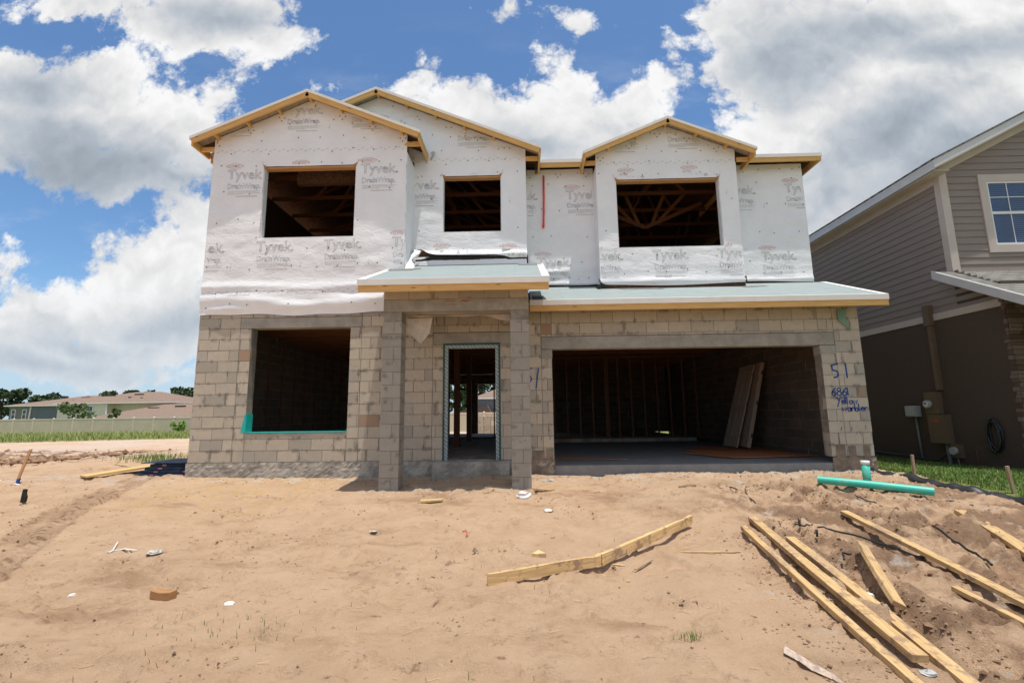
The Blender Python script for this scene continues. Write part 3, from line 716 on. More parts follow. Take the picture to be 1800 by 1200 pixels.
# courses: a pillar course line sits at z=-.144 + n*.2032
pillar(3.826, 4.125); pillar(5.868, 6.168)
mb = MB(); mb.box(3.826, 6.168, -1.163, -.857, 2.457, 2.652, 0, .001); mb.build('porch_beam', m_lintel, HOUSE, bevel=.006)
mb = MB()
a = 3.826
while a < 6.16: b = min(a+W_, 6.168); mb.box(a+.004, b-.004, -1.16, -.86, 2.656, 2.80, 0, .001); a = b
mb.box(3.83, 6.16, -1.155, -.865, 2.65, 2.79, 1)
for x0, x1 in ((3.826, 4.125), (5.868, 6.168)):
    for k in range(2): mb.box(x0, x1, -.856+k*.43, -.43+k*.428, 2.456, 2.80, 0, .001)
mb.build('porch_block_course', [m_block, m_mortar], HOUSE)
mb = MB()
for base in (4.85, 5.1):
    for k in range(5 if base > 5 else 4):
        x = base+k*.035; mb.ribbon([(x, 2.60), (x+.012, 2.63), (x+.024, 2.605), (x+.03, 2.628)], .006, -1.168)
for k in range(4): x = 4.86+k*.035; mb.ribbon([(x, 2.54), (x+.01, 2.565), (x+.022, 2.54)], .005, -1.168)
mb.ribbon([(5.06, 2.585), (5.1, 2.62), (5.16, 2.60), (5.20, 2.625)], .012, -1.168)
mb.build('red_marking', m_redspray, HOUSE)

# spray painted lot number and address
mb = MB()
def pen(pts, x, z, s, w=.018, y=-.006): mb.ribbon([(x+a*s, z+b*s) for a, b in pts], w, y)
def arc(cx, cy, rx, ry, a0, a1, n=10): return [(cx+rx*math.cos(math.radians(a0+(a1-a0)*i/n)), cy+ry*math.sin(math.radians(a0+(a1-a0)*i/n))) for i in range(n+1)]
FIVE = [[(.0, .86), (.55, 1.0)], [(.08, .86), (.10, .52)]+arc(.22, .27, .26, .25, 105, -110, 12)]
ONE = [[(.0, 1.0), (.03, 0)]]
for st in FIVE: pen(st, 11.565, 1.37, .25, .026)
for st in ONE: pen(st, 11.83, 1.36, .27, .026)
for st in FIVE: pen(st, 6.08, 1.35, .27, .02)
pen([(.14, 1.0), (0, 0)], 6.29, 1.24, .38, .022)
SIX = [[(.55, .95), (.18, .62), (.05, .3)]+arc(.28, .26, .24, .24, 180, 540, 14)]
EIGHT = [arc(.28, .74, .2, .2, 0, 360, 12), arc(.28, .27, .25, .25, 0, 360, 12)]
xx = 11.53
for ch in (SIX, EIGHT, SIX, ONE):
    for st in ch: pen(st, xx, 1.05, .145, .020)
    xx += .094
GL = {'Y': [[(0, 1), (.25, .5)], [(.5, 1), (.0, -.35)]], 'e': [[(.05, .3), (.45, .34)]+arc(.26, .28, .2, .22, 20, 320, 10)], 'l': [[(0, 1), (.02, .02)]],
      'o': [arc(.24, .26, .2, .24, 0, 360, 10)], 'w': [[(0, .5), (.12, .0), (.28, .45), (.44, .0), (.58, .52)]], 'a': [arc(.22, .25, .2, .24, 30, 380, 10), [(.44, .5), (.46, 0)]],
      'r': [[(0, .5), (.02, 0)], [(.02, .3), (.2, .5), (.36, .46)]], 'b': [[(0, 1), (.02, 0)], arc(.22, .24, .2, .23, 180, -180, 10)]}
def word(t, x, z, s, w, ad):
    for ch in t:
        for st in GL[ch]: pen(st, x, z, s, w)
        x += ad.get(ch, .52)*s
word('Yellow', 11.61, .90, .13, .019, {'Y': .58, 'l': .26, 'e': .5, 'w': .7})
word('warbler', 11.68, .775, .135, .019, {'w': .72, 'r': .42, 'l': .22, 'e': .52})
for x, z, t in ((11.62, .44, .02), (11.80, .44, .02), (12.05, .46, .005), (6.36, .33, .02), (6.52, .34, .01), (.07, .42, -.01)): mb.ribbon([(x, z), (x+t, z+.07)], .008, -.006)
for st in FIVE: pen(st, 5.9, -9, .001, .001)
mb.build('spray_painted_lettering', m_blue, HOUSE)

# window sill membrane, door flashing
mb = MB(); mb.box(1.012, 2.86, -.012, .2, .520, .534); mb.box(1.012, 1.022, -.006, .2, .534, .86); mb.box(2.853, 2.863, -.006, .12, .534, .56); mb.prism([(.93, .53), (1.01, .53), (1.01, .85), (.99, .84)], 'y', -.007, -.003)
mb.build('sill_membrane', m_teal, HOUSE)
def f_flash(q, b):
    o = coords(q); w = q.n('ShaderNodeTexWave', bands_direction='DIAGONAL'); q.put(w.inputs['Vector'], o); w.inputs['Scale'].default_value = 9; w.inputs['Distortion'].default_value = 3
    setc(q, q.mix(q.sstep(w.outputs['Fac'], .45, .55), (.42, .44, .44), (.16, .23, .24)))
m_flash = mat('door_flashing', f_flash, .5, .4)
m_greenp = flat('green_primer', (.03, .10, .08), .6, .3, .2, 20)
mb = MB()
for (a, b, c, d) in ((4.635, 4.69, 0, 2.06), (5.56, 5.615, 0, 2.06), (4.69, 5.56, 2.005, 2.06)): mb.box(a, b, .0, .1, c, d, 0)
for (a, b, c, d) in ((4.600, 4.634, 0.0, 2.10), (5.616, 5.65, 0.0, 2.10), (4.634, 5.616, 2.062, 2.10)): mb.box(a, b, -.008, -.003, c, d, 1)
mb.build('door_flashing', [m_flash, m_greenp], HOUSE)
mb = MB(); mb.box(4.52, 5.7, -.16, 0.0, -.4, -.012); rough_face(mb, 4.45, 5.8, -.4, -.01, -.165, .02, 90); mb.build('door_step', m_conc, HOUSE)

# ---- upper walls (sheathing) and wrap
WL = (1.03, 2.86, 4.195, 5.67); WM = (4.47, 5.67, 4.462, 5.68); WB = (8.06, 10.2, 4.13, 5.62)
SL = .4167
def wall_solid(name, x0, x1, y0, th, z0, ztop, hole, m=m_dosb):
    mb = MB()
    zf = min(ztop(x0+.01), ztop(x1-.01))
    for (a, b, c, d) in minus(x0, x1, z0, zf, [hole] if hole else []): mb.box(a, b, y0, y0+th, c, d)
    n = 24; pts = [(x0+(x1-x0)*i/n, ztop(x0+(x1-x0)*i/n)) for i in range(n+1)]
    if max(p[1] for p in pts) > zf+.05: mb.prism([(x0, zf+.001)]+[(x1, zf+.001)]+pts[::-1], 'y', y0, y0+th)
    return mb.build(name, m, HOUSE)
def ztL(x): return 7.085-SL*abs(x-1.93)
def ztM(x): return 7.525-SL*abs(x-3.09)
def ztB(x): return 6.82-SL*abs(x-9.145)
def zt3(x): return 6.10
def wrap_sheet(x0, x1, y, z0f, ztop, hole, seed, bulge=None, logos=(), seams=(), nails=46, hem=None, rnd=1):
    """a wrinkled sheet with the opening cut out, its nails and its printing"""
    mb = MB(); step = .055
    xs = {x0, x1}; n = int((x1-x0)/step); xs |= {x0+(x1-x0)*i/n for i in range(n+1)}
    zE = min(ztop(x0+.02), ztop(x1-.02)); zE -= .02
    zs = {0., 1.}; nz = int((zE-3.4)/step)
    if hole: xs = {x for x in xs if abs(x-hole[0]) > .02 and abs(x-hole[1]) > .02} | {hole[0], hole[1]}
    xs = sorted(xs)
    zl = {zE}; z = 3.45
    zb = max(z0f(x0), z0f(x1), max(z0f(x) for x in xs))+.05
    k = int((zE-zb)/step); zl |= {zb+(zE-zb)*i/k for i in range(k+1)}
    if hole: zl = {q for q in zl if abs(q-hole[2]) > .02 and abs(q-hole[3]) > .02} | {hole[2], hole[3]}
    zl = sorted(zl)
    rows = []
    for x in xs:
        lo = z0f(x); nb = 6
        col = [lo+(zb-lo)*i/nb for i in range(nb)]+zl
        tp = ztop(x); nt = 8; col += [zE+(tp-zE)*(i+1)/nt for i in range(nt)]
        rows.append(col)
    X = np.array([[x]*len(c) for x, c in zip(xs, rows)]); Z = np.array(rows)
    D = .006+.009*np.abs(fbm(X, Z*1.8, 1.5, 4, seed, .6))*2+.009*fbm(X*.5, Z*3, 3.2, 3, seed+7)+.004*np.exp(-((fbm(X*.8, Z*1.3, .9, 3, seed+3))/.035)**2)
    if bulge is not None: D = D+bulge(X, Z)
    n0 = 0; H = Z.shape[1]
    for i in range(len(xs)):
        for j in range(H): mb.v.append((xs[i], y-D[i, j], Z[i, j]))
    for i in range(len(xs)-1):
        for j in range(H-1):
            cx = (xs[i]+xs[i+1])/2; cz = (Z[i, j]+Z[i, j+1]+Z[i+1, j]+Z[i+1, j+1])/4
            if hole and hole[0] < cx < hole[1] and hole[2] < cz < hole[3]: continue
            mb.face((i*H+j, (i+1)*H+j, (i+1)*H+j+1, i*H+j+1), None, 0, True)
    def off(x, z):
        i = min(max(int(np.searchsorted(xs, x))-1, 0), len(xs)-2); j = int(np.argmin(np.abs(Z[i]-z))); jl, jh = max(j-1, 0), min(j+1, H-1); return float(D[i:i+2, jl:jh+1].max())
    def ok(x, z): return x0+.02 < x < x1-.02 and z0f(x)+.03 < z < ztop(x)-.04 and not (hole and hole[0]-.03 < x < hole[1]+.03 and hole[2]-.03 < z < hole[3]+.03)
    rr = random.Random(seed)
    pts = []
    zz = 3.3
    for row, zr in enumerate((2.86, 3.12, 3.62, 3.95, 4.55, 5.15, 5.72, 5.98, 6.25, 6.6)):
        x = x0+.12+(row % 2)*.2
        while x < x1: pts.append((x+rr.uniform(-.07, .07), zr+rr.uniform(-.05, .05))); x += .405
    for x in np.arange(x0+.1, x1, .61): pts += [(x-.05, ztop(x)-.12), (x+.06, ztop(x)-.13), (x, ztop(x)-.19)]
    for x, z in pts:
        if ok(x, z) and rr.random() < .8:
            yy = y-off(x, z)-.006; r = .012; n1 = len(mb.v)
            for k in range(8): mb.v.append((x+r*math.cos(k*.785), yy, z+r*math.sin(k*.785)))
            mb.face([n1+k for k in range(8)], None, 1)
    pm = mb
    def put(verts, faces, ox, oz, mi, sx=1., sz=1.):
        keep = {}
        for f in faces:
            pp = [(ox+verts[i][0]*sx, oz+verts[i][1]*sz) for i in f]
            if not all(ok(*p) for p in pp): continue
            for i in f:
                if i not in keep:
                    px, pz = ox+verts[i][0]*sx, oz+verts[i][1]*sz
                    keep[i] = len(pm.v); pm.v.append((px, y-off(px, pz)-.0025, pz))
            pm.face([keep[i] for i in f], None, mi+2)
    def bars(ox, oz, l, seed2, w=.004, mi=0):
        r2 = random.Random(seed2); x = 0
        while x < l:
            d = r2.uniform(.015, .045); d = min(d, l-x)
            if d > .008: put([(x, 0, 0), (x+d, 0, 0), (x+d, w, 0), (x, w, 0)], [(0, 1, 2, 3)], ox, oz, mi)
            x += d+.007
    for lg in logos:
        lx, lz = lg[:2]
        if len(lg) > 2:
            for k, (zz, l) in enumerate(((-.50, .64), (-.52, .34))): bars(lx+.03, lz+zz, l, int(lx*100)+k, .005)
            bars(lx+.2, lz-.565, .42, 5, .010); continue
        v, f, wd, hh = TX['Tyvek.']; put(v, f, lx, lz-.195, 0, .72/wd, .195/hh)
        v, f, wd, hh = TX['DrainWrap']; put(v, f, lx+.02, lz-.40, 0, .66/wd, .11/hh)
        for k, (zz, l) in enumerate(((-.455, .68), (-.475, .60), (-.50, .64), (-.52, .34))): bars(lx+.03, lz+zz, l, int(lx*100)+k, .005)
        bars(lx+.2, lz-.565, .42, 5, .010)
        ex, ez = lx+.13, lz+.075; el = [(.155*math.cos(t*math.pi/12), .052*math.sin(t*math.pi/12)) for t in range(25)]
        for k in range(24):
            (ax, az), (bx, bz) = el[k], el[k+1]; put([(ax, az, 0), (bx, bz, 0), (bx*.95, bz*.88, 0), (ax*.95, az*.88, 0)], [(0, 1, 2, 3)], ex, ez, 1)
        for sgn in (-1, 1): put([(sgn*.155, -.016, 0), (sgn*.18, 0, 0), (sgn*.155, .016, 0)], [(0, 1, 2)], ex, ez, 1)
        v, f, wd, hh = TX['DUPONT']; put(v, f, ex-.115, ez-.026, 1, .23/wd, .052/hh)
        if rr.random() < .6:
            put([(0, 0, 0), (.03, 0, 0), (.03, .006, 0), (0, .006, 0)], [(0, 1, 2, 3)], lx+.86, lz-.44, 0); put([(0, 0, 0), (.02, .0, 0), (.024, .03, 0), (.016, .03, 0)], [(0, 1, 2, 3)], lx+.85, lz-.51, 0)
    for (sz, sl) in seams:                                            # seam fastening marks
        x = x0+.05; k = 0
        while x < x1-.05:
            zz = sz+sl*(x-x0)+(.018 if k % 2 else -.018)
            put([(0, 0, 0), (.03, .016, 0), (.034, .026, 0), (.0, .008, 0)], [(0, 1, 2, 3)], x, zz, 0); put([(.03, .016, 0), (.055, .012, 0), (.05, .022, 0)], [(0, 1, 2)], x, zz, 0)
            x += .088; k += 1
    return mb.build('house_wrap', [m_wrap, m_nail, m_inkg, m_inkr], HOUSE)
def textmesh(body, outline):
    c = bpy.data.curves.new('tmp', 'FONT'); c.body = body; c.size = 1; c.resolution_u = 2
    if outline: c.fill_mode = 'NONE'; c.bevel_depth = .0105; c.bevel_resolution = 0
    o = bpy.data.objects.new('tmp', c); COL.objects.link(o); bpy.context.view_layer.update()
    dg = bpy.context.evaluated_depsgraph_get(); me = o.evaluated_get(dg).to_mesh()
    v = [tuple(p.co) for p in me.vertices]; f = [tuple(p.vertices) for p in me.polygons]
    if outline: f = [q for q in f if True]
    x0 = min(p[0] for p in v); x1 = max(p[0] for p in v); v = [(p[0]-x0, p[1], p[2]) for p in v]
    cap = .7
    o.evaluated_get(dg).to_mesh_clear(); bpy.data.objects.remove(o); bpy.data.curves.remove(c)
    return v, f, x1-x0, cap
TX = {'Tyvek.': textmesh('Tyvek.', True), 'DrainWrap': textmesh('DrainWrap.', True), 'DUPONT': textmesh('DUPONT', False)}

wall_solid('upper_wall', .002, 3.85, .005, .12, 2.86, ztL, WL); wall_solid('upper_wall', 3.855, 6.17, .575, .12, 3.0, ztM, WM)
def ztM2(x): return min(ztM(x), 9)
wall_solid('upper_wall', 1.4, 3.85, .575, .12, 5.6, ztM, None)
wall_solid('upper_wall', 7.67, 10.57, .775, .12, 3.1, ztB, WB); wall_solid('upper_wall', 6.3, 7.66, 1.175, .12, 3.0, zt3, None); wall_solid('upper_wall', 10.58, 12.16, 1.175, .12, 3.0, zt3, None)
mb = MB(); mb.box(0, .12, .13, 11.4, 2.86, 5.9); mb.box(12.04, 12.16, 1.3, 11.4, 2.86, 5.95); mb.box(0, 12.16, 11.3, 11.4, 2.86, 5.95, 0); split(mb, 'side_sheathing', m_dosb, HOUSE)
# plain wrap on the short returns and side faces
mb = MB()
mb.box(3.851, 3.862, -.008, .57, 3.3, 5.9); mb.box(6.171, 6.182, .56, 1.16, 3.3, 5.95); mb.box(7.658, 7.669, .765, 1.16, 3.2, 5.95); mb.box(10.571, 10.582, .765, 1.16, 3.2, 5.95)
mb.box(-.012, -.001, -.005, 11.4, 2.7, 5.95); mb.box(12.161, 12.172, 1.16, 11.4, 3.3, 5.95)
split(mb, 'return_wrap', m_wrap, HOUSE)
# reveals: white wrap on jambs and sill, bare wood header
for (h, y0, sides) in ((WL, -.004, 1), (WM, .566, 1), (WB, .766, 1)):
    mb = MB(); t = .012
    mb.box(h[0]-.001, h[0]+t, y0, y0+.13, h[2], h[3]-.01, 0); mb.box(h[1]-t, h[1]+.001, y0, y0+.13, h[2], h[3]-.01, 0); mb.box(h[0]+t, h[1]-t, y0, y0+.13, h[2]-.001, h[2]+t, 0)
    mb.box(h[0]+t, h[1]-t, y0+.012, y0+.14, h[3]-.035, h[3]-.004, 1)
    for s, x in ((1, h[0]), (-1, h[1])): mb.prism([(x-s*.045, h[3]+.11), (x-s*.02, h[3]+.045), (x+s*.06, h[3]-.002), (x+s*.02, h[3]-.04), (x, h[3]-.02)], 'y', y0-.018, y0-.006, 1)
    mb.build('window_opening_lining', [m_wrap, m_stud], HOUSE)
def bulgeL(X, Z):
    b = .055*np.exp(-((Z-2.93-.04*np.sin(X*2.0+.5))/.085)**2)*(.55+.45*np.sin(X*1.7-.4)**2)
    b += .02*np.exp(-((Z-3.03-.05*np.sin(X*1.3))/.04)**2)+.04*np.exp(-((Z-2.80-.05*X*.3)/.05)**2)*np.abs(np.sin(X*2.7))
    b += .02*sm(3.4, 3.2, Z)+.025*np.exp(-((Z-3.22-.03*np.sin(X*2.2))/.05)**2)
    return b
wrap_sheet(0, 3.85, -.002, lambda x: 2.69+.018*math.sin(x*2.3)+.010*math.sin(x*5.7+1), ztL, WL, 101, bulgeL,
    [(.31, 5.62), (1.63, 5.66), (2.96, 5.68), (-.35, 4.12), (.99, 4.13), (2.3, 4.15), (3.61, 4.17), (1.42, 6.97), (.09, 6.90), (2.72, 6.98), (.33, 3.62, 1), (1.63, 3.64, 1), (2.95, 3.66, 1)], [(6.0, -.005), (3.1, .005)])
wrap_sheet(3.862, 6.18, .568, lambda x: 3.98-.13*math.exp(-((x-6.1)/.3)**2)+.14*math.exp(-((x-4.0)/.18)**2)-.03*math.sin((x-4)*1.4), ztM, WM, 133,
    lambda X, Z: .10*np.exp(-((Z-3.97)/.06)**2)*(.5+.5*sm(6.2, 5.0, X)), [(3.66, 5.6), (4.98, 5.6), (4.33, 4.11), (5.67, 4.08), (4.75, 6.87)], [(6.03, .0)])
wrap_sheet(2.0, 3.861, .566, lambda x: 6.0, ztM, None, 135, None, [(3.0, 6.98), (2.35, 7.2)], [])
wrap_sheet(6.182, 7.658, 1.168, lambda x: 3.47+.01*math.sin(x*5), zt3, None, 141, lambda X, Z: .03*np.exp(-((Z-3.75-.1*(X-6.6))/.05)**2)+.03*np.exp(-((Z-3.5)/.05)**2), [(7.06, 5.6), (5.72, 5.6), (6.4, 4.09)], [])
wrap_sheet(7.66, 10.57, .768, lambda x: 3.345+.02*math.sin(x*1.9), ztB, WB, 151, lambda X, Z: .035*np.exp(-((Z-3.42)/.05)**2)*(1+.5*np.sin(X*3)), [(8.75, 4.07), (10.06, 4.08), (7.42, 4.07), (9.18, 6.84), (7.88, 6.80), (8.15, 5.75), (9.47, 5.78)], [(5.97, .0)])
wrap_sheet(10.582, 12.165, 1.168, lambda x: 3.47+.015*math.sin(x*3), zt3, None, 161, lambda X, Z: .03*np.exp(-((Z-3.52)/.05)**2), [(11.77, 5.64), (10.42, 5.62), (11.14, 4.13)], [])
# torn felt and second wrap layer above the porch roof
mb = MB()
xs = np.linspace(3.93, 6.2, 60)
for i in range(59):
    a, b = xs[i], xs[i+1]; za = 3.93-.03*math.sin(a*1.4)-.10*sm(4.35, 3.95, a)
    da = .07+.035*abs(math.sin(a*7.3))+.03*abs(math.sin(a*17)); db = .07+.035*abs(math.sin(b*7.3))+.03*abs(math.sin(b*17))
    if 5.2 < a < 5.75: da *= .35; db *= .35
    mb.quad((a, .548, za-da), (b, .548, za-db), (b, .542, za+.04), (a, .542, za+.04))
mb.box(3.9, 6.19, .50, .56, 3.735, 3.755)
mb.box(6.2, 7.66, 1.10, 1.16, 3.435, 3.455); mb.box(7.6, 7.66, .72, 1.16, 3.28, 3.36)
mb.quad((7.66, .74, 3.31), (7.62, .74, 3.50), (7.70, .735, 3.38), (7.9, .74, 3.31))
mb.quad((10.56, .735, 3.33), (10.60, .74, 3.36), (10.585, .74, 3.50), (10.55, .74, 3.47))
split(mb, 'roofing_felt', m_black, HOUSE)
mb = MB(); n = 40
for i in range(n):                                                    # lower strip of wrap lying on the porch flashing
    a, b = 3.87+i*(2.3/n), 3.87+(i+1)*(2.3/n); mb.quad((a, .53, 3.755), (b, .53, 3.755), (b, .556, 3.95), (a, .556, 3.95))
for i in range(26):                                                   # bright crumpled fold at the inside corner
    t = i/25; x = 3.80+.05*math.sin(t*9)+t*.10; z = 3.50+t*.55
    mb.quad((x, -.03+t*.5, z), (x+.16*(1-t)+.03, .02+t*.5, z-.02+.05*math.sin(i*2.1)), (x+.12, .03+t*.5, z+.04), (x-.02, .0+t*.5, z+.05))
mb.build('loose_wrap_flap', m_wrap, HOUSE, smooth=False)

# ---- roofs
def slope_roof(name, x0, x1, y0, y1, z0, slope, drip=True, sub=True, left=True, right=True):
    """shed roof rising to +y: deck, membrane, drip edge, sub-fascia; z0 = top at the eave"""
    zf = lambda y: z0+(y-y0)*slope
    d = MB(); d.prism([(y0+.02, zf(y0+.02)-.03), (y1, zf(y1)-.03), (y1, zf(y1)-.012), (y0+.02, zf(y0+.02)-.012)], 'x', x0+.015, x1-.015); d.build('roof_deck', m_deck, HOUSE)
    u = MB(); u.prism([(y0+.01, zf(y0+.01)-.010), (y1, zf(y1)-.010), (y1, zf(y1)-.003), (y0+.01, zf(y0+.01)-.003)], 'x', x0+.01, x1-.01); u.build('underlayment', m_under, HOUSE)
    e = MB(); e.box(x0, x1, y0-.012, y0, z0-.095, z0, 0)
    e.prism([(y0, zf(y0)-.002), (y0+.03, zf(y0+.03)-.002), (y0+.03, zf(y0+.03)+.002), (y0, zf(y0)+.002)], 'x', x0, x1, 1)
    for flag, xa, xb, xo in ((left, x0, x0+.11, x0-.01), (right, x1-.11, x1, x1)):
        if flag:
            e.prism([(y0, zf(y0)), (y1, zf(y1)), (y1, zf(y1)+.004), (y0, zf(y0)+.004)], 'x', xa, xb, 1)
            e.prism([(y0, zf(y0)-.08), (y1, zf(y1)-.08), (y1, zf(y1)+.004), (y0, zf(y0)+.004)], 'x', xo, xo+.01, 0)
    e.build('drip_edge', [m_drip, m_dripw], HOUSE)
    s = MB(); s.box(x0+.005, x1-.005, y0+.004, y0+.042, z0-.195, z0-.03); s.build('sub_fascia', m_wood, HOUSE)
    r = MB()
    for flag, xx in ((left, x0+.02), (right, x1-.02)):
        if flag: r.beam((xx, y0+.045, zf(y0+.045)-.034), (xx, y1, zf(y1)-.034), .038, .14, top=True)
    k = x0+.32
    while k < x1-.2: r.beam((k, y0+.045, zf(y0+.045)-.034), (k, y1-.05, zf(y1-.05)-.034), .038, .12, top=True); k += .61
    split(r, 'rafter', m_wood, HOUSE)
slope_roof('porch', 3.55, 6.48, -1.61, .555, 2.868, SL)
slope_roof('garage', 6.20, 12.41, -.44, 1.16, 2.778, SL, left=False)
mb = MB(); zf = lambda y: 2.778+(y+.44)*SL+.004
mb.quad((6.26, -.42, zf(-.42)), (6.50, -.42, zf(-.42)), (6.46, .0, zf(0)), (6.25, 0, zf(0)))
mb.build('felt_patch', m_black, HOUSE)
mb = MB(); zp = lambda y: 2.868+(y+1.61)*SL+.005
mb.quad((3.60, -.32, zp(-.32)), (4.02, -.32, zp(-.32)), (4.20, 0.0, zp(0.0)), (3.56, -.01, zp(-.01)))
mb.quad((8.1, .62, zf(.62)), (8.9, .60, zf(.60)), (8.8, .75, zf(.75)), (8.0, .75, zf(.75))); mb.quad((10.5, .60, zf(.6)), (11.0, .72, zf(.72)), (10.9, .8, zf(.8)), (10.45, .78, zf(.78)))
mb.quad((6.0, .30, zp(.3)), (6.46, .30, zp(.3)), (6.46, .5, zp(.5)), (6.0, .5, zp(.5)))
split(mb, 'grey_flashing_patch', m_grey_felt, HOUSE)

def gable(xc, zr, xl, xr, y0, y1, w0, lookzone, lwall, bl=None, br=None, eave_back=(True, True), xcut=None):
    """gable roof facing -y. zr: top of ridge"""
    zf = lambda x: zr-SL*abs(x-xc)
    for sgn, xe, yb in ((-1, xl, bl or y1), (1, xr, br or y1)):
        xi = xc if not (sgn < 0 and xcut) else xcut
        if sgn < 0 and xcut: xe = xcut; xi = xc
        a, b = (xe, xi) if sgn < 0 else (xi, xe)
        pf = [(a, zf(a)-.03), (b, zf(b)-.03), (b, zf(b)-.012), (a, zf(a)-.012)]
        wy = min(w0+.05, yb); d = MB(); d.prism(pf, 'y', y0+.02, wy, 0)
        if yb > wy: d.prism(pf, 'y', wy, yb, 1)  # deck behind the wall takes the OSB colour with shade painted in
        d.build('roof_deck', [m_deck, m_dosb], HOUSE)
        u = MB(); u.prism([(a, zf(a)-.010), (b, zf(b)-.010), (b, zf(b)-.002), (a, zf(a)-.002)], 'y', y0+.01, yb); u.build('underlayment', m_under, HOUSE)
        e = MB(); e.prism([(a, zf(a)-.055), (b, zf(b)-.055), (b, zf(b)+.003), (a, zf(a)+.003)], 'y', y0-.012, y0, 0)
        if not (sgn < 0 and xcut): e.box(*((xe-.012, xe) if sgn < 0 else (xe, xe+.012)), y0-.01, yb, zf(xe)-.06, zf(xe)+.002, 0)
        e.build('drip_edge', [m_drip, m_dripw], HOUSE)
        r = MB(); r.beam((a, y0+.021, zf(a)-.035), (b, y0+.021, zf(b)-.035), .038, .105, top=True); r.build('fly_rafter', m_wood, HOUSE)
        if not (sgn < 0 and xcut):
            s = MB(); s.box(*((xe+.002, xe+.040) if sgn < 0 else (xe-.040, xe-.002)), y0+.042, yb, zf(xe)-.17, zf(xe)-.035); s.build('sub_fascia', m_wood, HOUSE)
    lk = MB(); x = xc
    xs = [xc+.61*k+.0 for k in range(-4, 5)]
    for x in xs:
        if xl+.35 < x < xr-.35 and (xcut is None or x > xcut+.2): lk.beam((x, y0+.04, zf(x)-.075), (x, w0-.012, zf(x)-.075), .038, .075)
    split(lk, 'lookout', m_wood, HOUSE)
    for xe, s in ((xl, 1), (xr, -1)):
        if s == 1 and xcut: continue
        t = MB(); t.beam((xe+s*.05, w0-.02+.03, zf(xe)-.12), (xe+s*(.05+lwall), w0+.01, zf(xe)-.12+.0), .038, .09); pass; split(t, 'eave_block', m_wood, HOUSE)
gable(1.925, 7.13, -.32, 4.15, -.27, 3.0, 0, None, .3, bl=.28, br=2.6)
gable(3.09, 7.573, -.315, 6.487, .30, 11.7, .57, None, .3, xcut=None)
gable(9.145, 6.868, 7.385, 10.905, .50, 3.6, .77, None, .25)
# hipped rear roof over the right half
ZE3 = 6.19; YE3 = .90; XE3 = 12.455
zf3 = lambda y: ZE3+(y-YE3)*SL
def hip_shell(name, m, d0, d1, ins=0):
    mb = MB(); x0, x1, y0, y1 = 6.35, XE3-ins, YE3+ins, 11.7; w = (11.7-YE3)/2; zr = ZE3+w*SL; yr = YE3+w; xr = XE3-w
    A = [(x0, y0, ZE3+ins*SL), (x1, y0, ZE3+ins*SL), (x1, y1, ZE3+ins*SL), (x0, y1, ZE3+ins*SL), (x0, yr, zr), (xr, yr, zr)]
    n = 0
    for d in (d0, d1): mb.v += [(a, b, c-d) for a, b, c in A]
    for f in ((0, 1, 5, 4), (1, 2, 5), (2, 3, 4, 5)):
        mb.face(f); mb.face([i+6 for i in f][::-1])
    for a, b in ((0, 1), (1, 2), (2, 3)): mb.face((a+6, b+6, b, a))
    return mb.build(name, m, HOUSE)
hip_shell('roof_deck', m_dosb, .012, .03, .02); hip_shell('underlayment', m_under, .002, .010, .01)
for xa, xb in ((6.50, 7.375), (10.92, XE3)):
    e = MB(); e.box(xa, xb, YE3-.012, YE3, ZE3-.075, ZE3); e.build('drip_edge', [m_drip, m_dripw], HOUSE)
    s = MB(); s.box(xa, xb-.005, YE3+.004, YE3+.042, ZE3-.165, ZE3-.03); s.build('sub_fascia', m_wood, HOUSE)
e = MB(); e.box(XE3, XE3+.012, YE3, 11.7, ZE3-.075, ZE3); e.build('drip_edge', [m_drip, m_dripw], HOUSE)
s = MB(); s.box(XE3-.044, XE3-.005, YE3+.044, 11.7, ZE3-.165, ZE3-.03); s.build('sub_fascia', m_wood, HOUSE)
mb = MB(); mb.prism([(.7, 6.0), (11.6, 6.0), (6.3, 8.3)], 'x', 6.4, 6.42); mb.build('roof_infill', m_dosb, HOUSE)
# trusses: each one a part
for i in range(9):
    y = .95+i*.61*1.6
    t = MB(); t.box(.13, 6.2, y, y+.038, 5.90, 5.99)
    t.beam((.1, y+.019, 6.20), (3.1, y+.019, 7.45), .038, .09); t.beam((6.2, y+.019, 6.20), (3.1, y+.019, 7.45), .038, .09)
    for a, b in ((1.2, 1.9), (1.9, 2.4), (2.4, 3.15), (3.9, 3.15), (4.4, 3.9), (5.1, 4.4)):
        t.beam((a, y+.019, 5.97), (b, y+.019, 7.30-SL*abs(b-3.15)), .036, .07)
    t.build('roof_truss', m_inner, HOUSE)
    y += .25
    if y > 1.3:
        t = MB(); t.box(6.25, 12.1, y, y+.038, 5.95, 6.04); zt = min(zf3(min(y, 12.6-y)), 8)-.09
        t.box(6.45, 12.3-(zt-6.1)/SL, y+.001, y+.037, zt-.09, zt)
        for k in range(5): t.beam((7.0+k, y+.019, 6.0), (7.0+k+.5*(-1)**k, y+.019, zt-.05), .036, .07)
        t.build('roof_truss', m_inner, HOUSE)
t = MB(); y = 2.5; t.beam((7.75, y, 5.85), (9.1, y, 5.25), .038, .09); t.beam((10.5, y, 5.85), (9.1, y, 5.25), .038, .09)
for b in (8.2, 8.65, 9.1, 9.6, 10.1): t.beam((9.1+(b-9.1)*.35, y, 5.3+.12*abs(b-9.1)), (b, y, 6.1), .036, .08)
t.build('roof_truss', m_inner, HOUSE)
